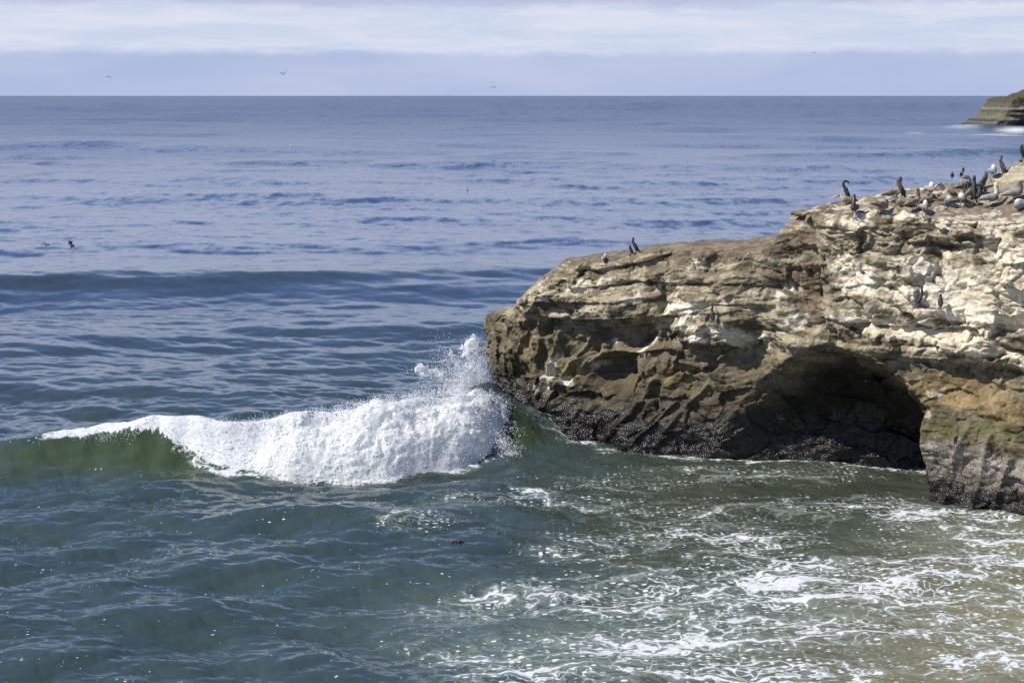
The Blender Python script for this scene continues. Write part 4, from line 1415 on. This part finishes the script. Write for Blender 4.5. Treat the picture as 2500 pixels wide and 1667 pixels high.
def pelican(px, py, heading, pose, scheme, label, sit=False, wings='folded', scale=1.0, bill=None, tilt=0.0, neckc=None):
    p = find_rock(px, py)
    body_c, belly_c, wing_c, neck_c, head_c, bill_c = SCH[scheme]
    neck_c = neckc or neck_c
    dz = -.235 if sit else 0.0
    scale *= .95
    rt = root('pelican', (p.x, p.y, p.z + dz * scale), heading, label, 'pelican', 'pelicans resting on the arch', scale, tilt)
    npts, bd, bl = NECKS[pose]
    q = bez(npts, 8)
    caps = [((-.27, 0, .375), (.10, 0, .425), .105, .148, body_c, .92), ((.05, 0, .37), (.15, 0, .42), .12, .135, belly_c, .9),
            ((-.25, 0, .36), (-.46, 0, .285), .075, .03, body_c, 1.25)]
    rr = np.linspace(.082, .043, len(q))
    for i in range(len(q) - 1):
        caps.append((q[i], q[i + 1], rr[i], rr[i + 1], body_c if i == 0 else neck_c))
    hd = q[-1]; bdv = np.array(bd) / np.linalg.norm(bd)
    fw = np.array([bdv[0] if abs(bdv[0]) > .2 else .2, bdv[1], 0]); fw /= np.linalg.norm(fw)
    h2 = hd + .055 * fw + .035 * bdv
    caps.append((hd, h2, .052, .040, head_c))
    add('body', blobmesh('body', caps, .018, .045), vmat, rt)
    b0 = h2 + .01 * bdv
    bp_ = [b0, b0 + .33 * bl * bdv, b0 + .8 * bl * bdv, b0 + bl * bdv + np.array([0, 0, -.012])]
    bc = bill or bill_c
    bo = add('bill', tube('bill', bp_, [.030, .027, .017, .007], bc, 8, .62), vmat, rt)
    if pose in ('up', 'tall', 'bow', 'low'):
        pc_ = tuple(.55 * v for v in bc)
        off = np.array([-.022, 0, -.014])
        add('pouch', tube('pouch', [b0 + off, b0 + .35 * bl * bdv + off * 1.3, b0 + .75 * bl * bdv + off * .4], [.012, .026, .006], pc_, 7, .5), vmat, bo)
    eyes(rt, hd + .03 * fw, fw, .040)
    for s_ in (-1, 1):
        if wings == 'folded':
            wc = [((.11, s_ * .105, .455), (-.12, s_ * .135, .42), .07, .085, wing_c, .5), ((-.12, s_ * .13, .42), (-.44, s_ * .055, .315), .08, .022, tuple(.75 * v for v in wing_c), .5)]
        else:
            wc = [((.10, s_ * .10, .46), (.04, s_ * .26, .62), .065, .055, wing_c), ((.04, s_ * .26, .62), (-.12, s_ * .38, .50), .055, .06, wing_c, .6),
                  ((-.02, s_ * .24, .55), (-.26, s_ * .34, .34), .07, .03, tuple(.7 * v for v in wing_c), .5), ((-.12, s_ * .38, .50), (-.34, s_ * .40, .28), .06, .02, tuple(.6 * v for v in wing_c), .5)]
        add('wing', blobmesh('wing', wc, .018, .035), vmat, rt)
    if not sit:
        for s_ in (-1, 1):
            webbed_leg(rt, .0, s_ * .06, .30, vmat, (.16, .14, .12) if scheme != 'adult' else (.26, .25, .25))
    return rt


CN = {
    'upright': ([(.055, 0, .44), (.10, 0, .53), (.065, 0, .62), (.06, 0, .69)], (.97, 0, .12)),
    'alert': ([(.05, 0, .44), (.085, 0, .55), (.07, 0, .66), (.075, 0, .76)], (.95, 0, .25)),
    'preen': ([(.05, 0, .43), (.13, 0, .56), (.08, 0, .70), (-.05, 0, .66)], (-.5, 0, -.85)),
    'hunch': ([(.05, 0, .42), (.07, 0, .49), (.04, 0, .53), (.045, 0, .55)], (.8, 0, -.5)),
    'chest': ([(.055, 0, .44), (.09, 0, .53), (.07, 0, .60), (.10, 0, .63)], (.30, 0, -.95)),
}


def cormorant(px, py, heading, pose, label, scale=1.0, tilt=0.0, brown=False, wings='folded', cliff=False):
    p = find_rock(px, py)
    if cliff:
        p = p + Vector(-FN * .2)
    rt = root('cormorant', p, heading, label, 'cormorant', 'cormorants perched on the rock', scale, tilt)
    c = (.06, .047, .036) if brown else BLACK
    c2 = (.085, .068, .05) if brown else (.020, .021, .024)
    npts, bd = CN[pose]
    q = bez(npts, 8)
    caps = [((-.06, 0, .17), (.03, 0, .38), .082, .078, c, .95), ((.03, 0, .38), (.055, 0, .43), .075, .05, c),
            ((-.085, 0, .15), (-.20, 0, .03), .05, .022, c, .9)]
    rr = np.linspace(.05, .026, len(q))
    for i in range(len(q) - 1):
        caps.append((q[i], q[i + 1], rr[i], rr[i + 1], c))
    bdv = np.array(bd); hd = q[-1]; h2 = hd + .045 * bdv
    caps.append((hd, h2, .032, .020, c))
    add('body', blobmesh('body', caps, .0145, .03), vmat, rt)
    add('bill', tube('bill', [h2, h2 + .04 * bdv, h2 + .085 * bdv + np.array([0, 0, -.006])], [.012, .008, .004], (.12, .10, .07), 6), vmat, rt)
    eyes(rt, hd + .02 * bdv, bdv, .026)
    for s_ in (-1, 1):
        if wings == 'folded':
            wc = [((.045, s_ * .062, .40), (-.05, s_ * .08, .26), .042, .052, c2, .6), ((-.05, s_ * .08, .26), (-.15, s_ * .045, .11), .05, .014, c2, .6)]
        else:
            wc = [((.04, s_ * .07, .41), (.0, s_ * .20, .46), .042, .04, c2, .8), ((.0, s_ * .20, .46), (-.07, s_ * .28, .28), .045, .04, c2, .6), ((-.03, s_ * .16, .40), (-.10, s_ * .20, .20), .05, .03, c2, .5)]
        add('wing', blobmesh('wing', wc, .0145, .025), vmat, rt)
        webbed_leg(rt, .015, s_ * .045, .12, kmat, BLACK, .012)
    return rt


# ---- pelicans on the tall block, feet given where they stand
pelican(2269, 486, -80, 'tucked', 'pale', 'pale grey pelican with cream head hunched at the back rim, facing the camera')
pelican(2318, 496, 178, 'bow', 'young', 'brown pelican with white breast stretching its long neck to the left')
pelican(2352, 478, 10, 'preen', 'brown', 'brown pelican curling its neck to preen behind the wing-spreading one')
pelican(2422, 440, -95, 'tucked', 'pale', 'whitish pelican hunched on the slope left of the brown cormorant', scale=.9)
pelican(2417, 508, -20, 'tall', 'adult', 'grey pelican with pale yellow head standing at the foot of the slope, bill down')
pelican(2474, 497, -15, 'up', 'adult', 'grey pelican with yellow head and reddish bill beside the right edge', bill=(.42, .16, .07), neckc=(.10, .07, .06))
pelican(2489, 512, -150, 'buried', 'pale', 'white bodied pelican lying at the right edge of the picture', sit=True)
pelican(2349, 505, -120, 'buried', 'young', 'brown pelican holding its wings half open, white belly showing', wings='open')
pelican(2308, 509, -60, 'buried', 'young', 'brown pelican with its head tucked away, left of the wing-spreading one', scale=.95)
pelican(2256, 529, -95, 'tucked', 'pale', 'light grey pelican hunched lowest on the front edge', scale=.95)
pelican(2230, 517, 20, 'tall', 'young', 'white bellied young pelican with dark neck raised, left of the lowest hunched one', scale=.95)
pelican(2258, 500, 8, 'low', 'brown', 'brown pelican crouching with its long pale bill pointing down to the right', sit=True)
pelican(2070, 498, 178, 'low', 'brown', 'brown pelican lying with pale bill pointing left, leftmost of the flock', sit=True, neckc=(.55, .5, .42))
pelican(2085, 531, -115, 'tall', 'dark', 'dark pelican with a red-edged bill standing on the left front edge', scale=.97, bill=(.46, .33, .28))
pelican(2144, 524, 15, 'tucked', 'brown', 'brown pelican leaning forward with its tail raised to the left', tilt=.35)
pelican(2180, 494, -10, 'tall', 'young', 'brown pelican with tall dark neck beside a slim black cormorant', scale=.97)
pelican(2205, 503, 165, 'low', 'brown', 'brown pelican lying in the middle of the flock with bill pointing down left', sit=True)
pelican(1476, 634, 60, 'tucked', 'pale', 'small pinkish grey pelican resting alone low on the left top', sit=True, scale=.62)
# ---- cormorants
cormorant(2066, 482, 170, 'preen', 'black cormorant looping its neck to preen behind the leftmost pelican', 1.05)
cormorant(2201, 484, 200, 'alert', 'slim black cormorant upright beside the tall necked pelican')
cormorant(2376, 487, 75, 'chest', 'large black cormorant with wings half spread near the foot of the slope', 1.28, wings='open')
cormorant(2391, 484, 60, 'hunch', 'black cormorant half hidden behind the wing-drying one', 1.05)
cormorant(2402, 462, -60, 'hunch', 'brownish cormorant hunched where the slope begins', 1.1, brown=True)
cormorant(2447, 428, 170, 'upright', 'brown cormorant standing upright on the slope, facing left', 1.0, brown=True)
cormorant(2496, 392, 190, 'hunch', 'black cormorant cut by the right edge on top of the slope', 1.0)
cormorant(1553, 618, 165, 'upright', 'black cormorant standing tall on the low left top', .92, tilt=.12)
cormorant(1540, 622, 185, 'hunch', 'dark cormorant crouching beside the tall one on the low left top', .72)
cormorant(1745, 786, 100, 'upright', 'black cormorant clinging to the cliff above the pale blocks, left of the arch', .92, cliff=True)
cormorant(2250, 744, 20, 'alert', 'black cormorant with raised thin neck on the white cliff face', .9, cliff=True)
cormorant(2300, 752, 80, 'hunch', 'black cormorant huddled on the white cliff right of the thin necked one', .9, cliff=True)


# ---- on and over the water
def sea_z(x, y):
    i = np.searchsorted(AA, math.atan2(x, y)); j = np.searchsorted(RR, math.hypot(x, y))
    return float(Z[i, j])


def floater(px, py, heading, label, c, breast, scale=1.0, neck=.16):
    q = on_water(px, py)
    rt = root('seabird', (q[0], q[1], sea_z(q[0], q[1])), heading, label, 'seabird', 'seabirds floating offshore', scale)
    caps = [((-.14, 0, .03), (.10, 0, .045), .06, .075, c), ((-.14, 0, .05), (-.24, 0, .08), .04, .012, c), ((.08, 0, .0), (.13, 0, .03), .06, .05, breast),
            ((.13, 0, .07), (.16, 0, .07 + neck), .04, .028, c), ((.16, 0, .07 + neck), (.20, 0, .075 + neck), .036, .026, c)]
    add('body', blobmesh('body', caps, .016, .03), vmat, rt)
    add('bill', tube('bill', [(.215, 0, .075 + neck), (.25, 0, .072 + neck), (.29, 0, .066 + neck)], [.014, .009, .004], (.10, .08, .05), 6), vmat, rt)
    for s_ in (-1, 1):
        add('wing', blobmesh('wing', [((.06, s_ * .06, .08), (-.20, s_ * .03, .07), .03, .012, tuple(.8 * v for v in c), .6)], .014, .02), vmat, rt)


floater(103, 603, 10, 'dark seabird with a white breast, leftmost of the floating four', (.03, .028, .03), (.75, .74, .72), 1.1)
floater(116, 607, 170, 'small dark seabird right behind the white breasted one', (.045, .035, .028), (.05, .04, .035), 1.15, .10)
floater(172, 596, 175, 'low dark seabird farthest out of the floating four', (.035, .03, .028), (.05, .04, .035), 1.1, .05)
floater(177, 608, 175, 'small dark seabird nearest on the right of the floating four', (.03, .028, .028), (.05, .04, .035), 1.1, .09)
floater(1141, 470, -80, 'lone white breasted grebe floating far out above the rock point', (.12, .11, .12), (.82, .81, .80), 1.5, .12)
floater(710, 362, -60, 'tiny white gull floating far out near the middle', (.70, .70, .72), (.82, .81, .80), 2.2, .08)


def flyer(px, py, dist, heading, label, span=1.3, lift=.25, bank=0.0):
    d = ray(px, py); d = d / d[1]
    q = EYE + d * dist
    rt = root('gull', q, heading, label, 'gull', 'birds flying over the horizon', 1.0)
    rt.rotation_euler[0] = bank
    c = (.05, .048, .055)
    add('body', blobmesh('body', [((-.22, 0, 0), (.16, 0, .01), .045, .075, c), ((.16, 0, .02), (.27, 0, .04), .05, .04, c), ((-.22, 0, 0), (-.36, 0, 0), .045, .02, c, 1.6)], .03, .03), vmat, rt)
    add('bill', tube('bill', [(.30, 0, .04), (.34, 0, .035), (.38, 0, .025)], [.014, .01, .004], (.2, .15, .05), 6), vmat, rt)
    for s_ in (-1, 1):
        a = span * .22; b = span * .5
        add('wing', blobmesh('wing', [((.06, s_ * .05, .03), (.08, s_ * a, lift), .05, .05, c), ((-.04, s_ * .05, .02), (-.02, s_ * a, lift), .04, .04, c), ((.06, s_ * a, lift), (-.10, s_ * b, lift * .75), .05, .012, c)], .028, .04), vmat, rt)


flyer(692, 182, 260, -70, 'dark bird flying with raised wings, the clearest one over the horizon', 1.5, .36, .2)
flyer(265, 189, 300, -100, 'dark bird gliding farthest left above the horizon', 1.4, .05)
flyer(1205, 214, 290, -95, 'dark bird gliding just above the horizon near the middle', 1.45, .10)
flyer(1988, 129, 380, -80, 'tiny pale bird flying high above the rock', 1.2, .10)


def surfer(px, py, heading, label, scale=1.0, board=False):
    q = on_water(px, py)
    z = sea_z(q[0], q[1])
    rt = root('person', (q[0], q[1], z - .22), heading, label, 'surfer', 'surfers waiting behind the rock', scale)
    s1 = (.012, .012, .015); sk = (.34, .20, .14)
    caps = [((0, 0, .05), (.02, 0, .38), .16, .15, s1), ((.02, 0, .38), (.03, 0, .58), .15, .14, s1), ((.03, -.17, .60), (.03, .17, .60), .075, .075, s1),
            ((.03, 0, .62), (.05, 0, .74), .065, .06, s1), ((.05, 0, .80), (.06, 0, .86), .095, .10, (.02, .015, .013)), ((.10, 0, .79), (.115, 0, .83), .07, .07, sk), ((.175, 0, .80), (.185, 0, .80), .016, .016, sk)]
    for s_ in (-1, 1):
        caps += [((.03, s_ * .19, .60), (.06, s_ * .25, .34), .06, .05, s1), ((.06, s_ * .25, .34), (.22, s_ * .20, .20), .048, .036, s1), ((.22, s_ * .20, .20), (.29, s_ * .18, .18), .034, .03, sk),
                 ((.05, s_ * .10, .06), (.36, s_ * .26, .08), .10, .08, s1), ((.36, s_ * .26, .08), (.34, s_ * .30, -.30), .07, .05, s1)]
    add('body', blobmesh('body', caps, .03, .05), vmat, rt)
    if board:
        b = root('surfboard', (q[0], q[1], z - .14), heading, 'white surfboard nose showing under the middle surfer', 'surfboard', None)
        me = tube('deck', [(-.9, 0, -.12), (-.6, 0, -.06), (0, 0, 0), (.7, 0, .10), (1.0, 0, .20), (1.12, 0, .26)], [.05, .2, .27, .24, .12, .02], (.75, .74, .70), 12, 1.0)
        for v in me.vertices:
            zc2 = np.interp(v.co.x, [-.9, 0, 1.12], [-.12, 0, .26])
            v.co.z = zc2 + (v.co.z - zc2) * .14
        add('deck', me, vmat, b)


surfer(2325, 431, 95, 'person in black wetsuit sitting in the water, leftmost of the three surfers', 1.15)
surfer(2346, 428, -75, 'person in black wetsuit with face turned to the shore, middle surfer', 1.15, True)
surfer(2352, 415, 100, 'person in black wetsuit farthest out of the three surfers', .95)

# ---- torn kelp drifting in the cove
q = on_water(1118, 1341)
rt = root('kelp_clump', (q[0], q[1], sea_z(q[0], q[1])), 10, 'dark scrap of kelp drifting in the foreground water', 'kelp', None)
rng = np.random.default_rng(3)
for k in range(7):
    a = rng.uniform(0, 6.28); l = rng.uniform(.15, .4)
    pts = bez([(0, 0, .02), (l * .4 * math.cos(a), l * .4 * math.sin(a), rng.uniform(.02, .09)), (l * math.cos(a + .5), l * math.sin(a + .5), .0)], 6)
    add('frond', tube('frond', pts, [.03, .035, .03, .03, .02, .008], (.035, .022, .010), 6, .4), vmat, rt)
# ---- pole on the headland
hp = (px2x(2497), 668.0, 17.2)
rt = root('pole', hp, 0, 'thin pole standing on the grassy far headland', 'pole', None)
add('shaft', tube('shaft', [(0, 0, -1), (0, 0, 2.5), (0, 0, 6.0)], [.16, .13, .10], (.10, .10, .10), 8), vmat, rt)
add('cap', tube('cap', [(0, 0, 6.0), (0, 0, 6.2), (0, 0, 6.35)], [.22, .22, .05], (.2, .2, .2), 8), vmat, rt)
print('done', round(time.time() - T0, 1))
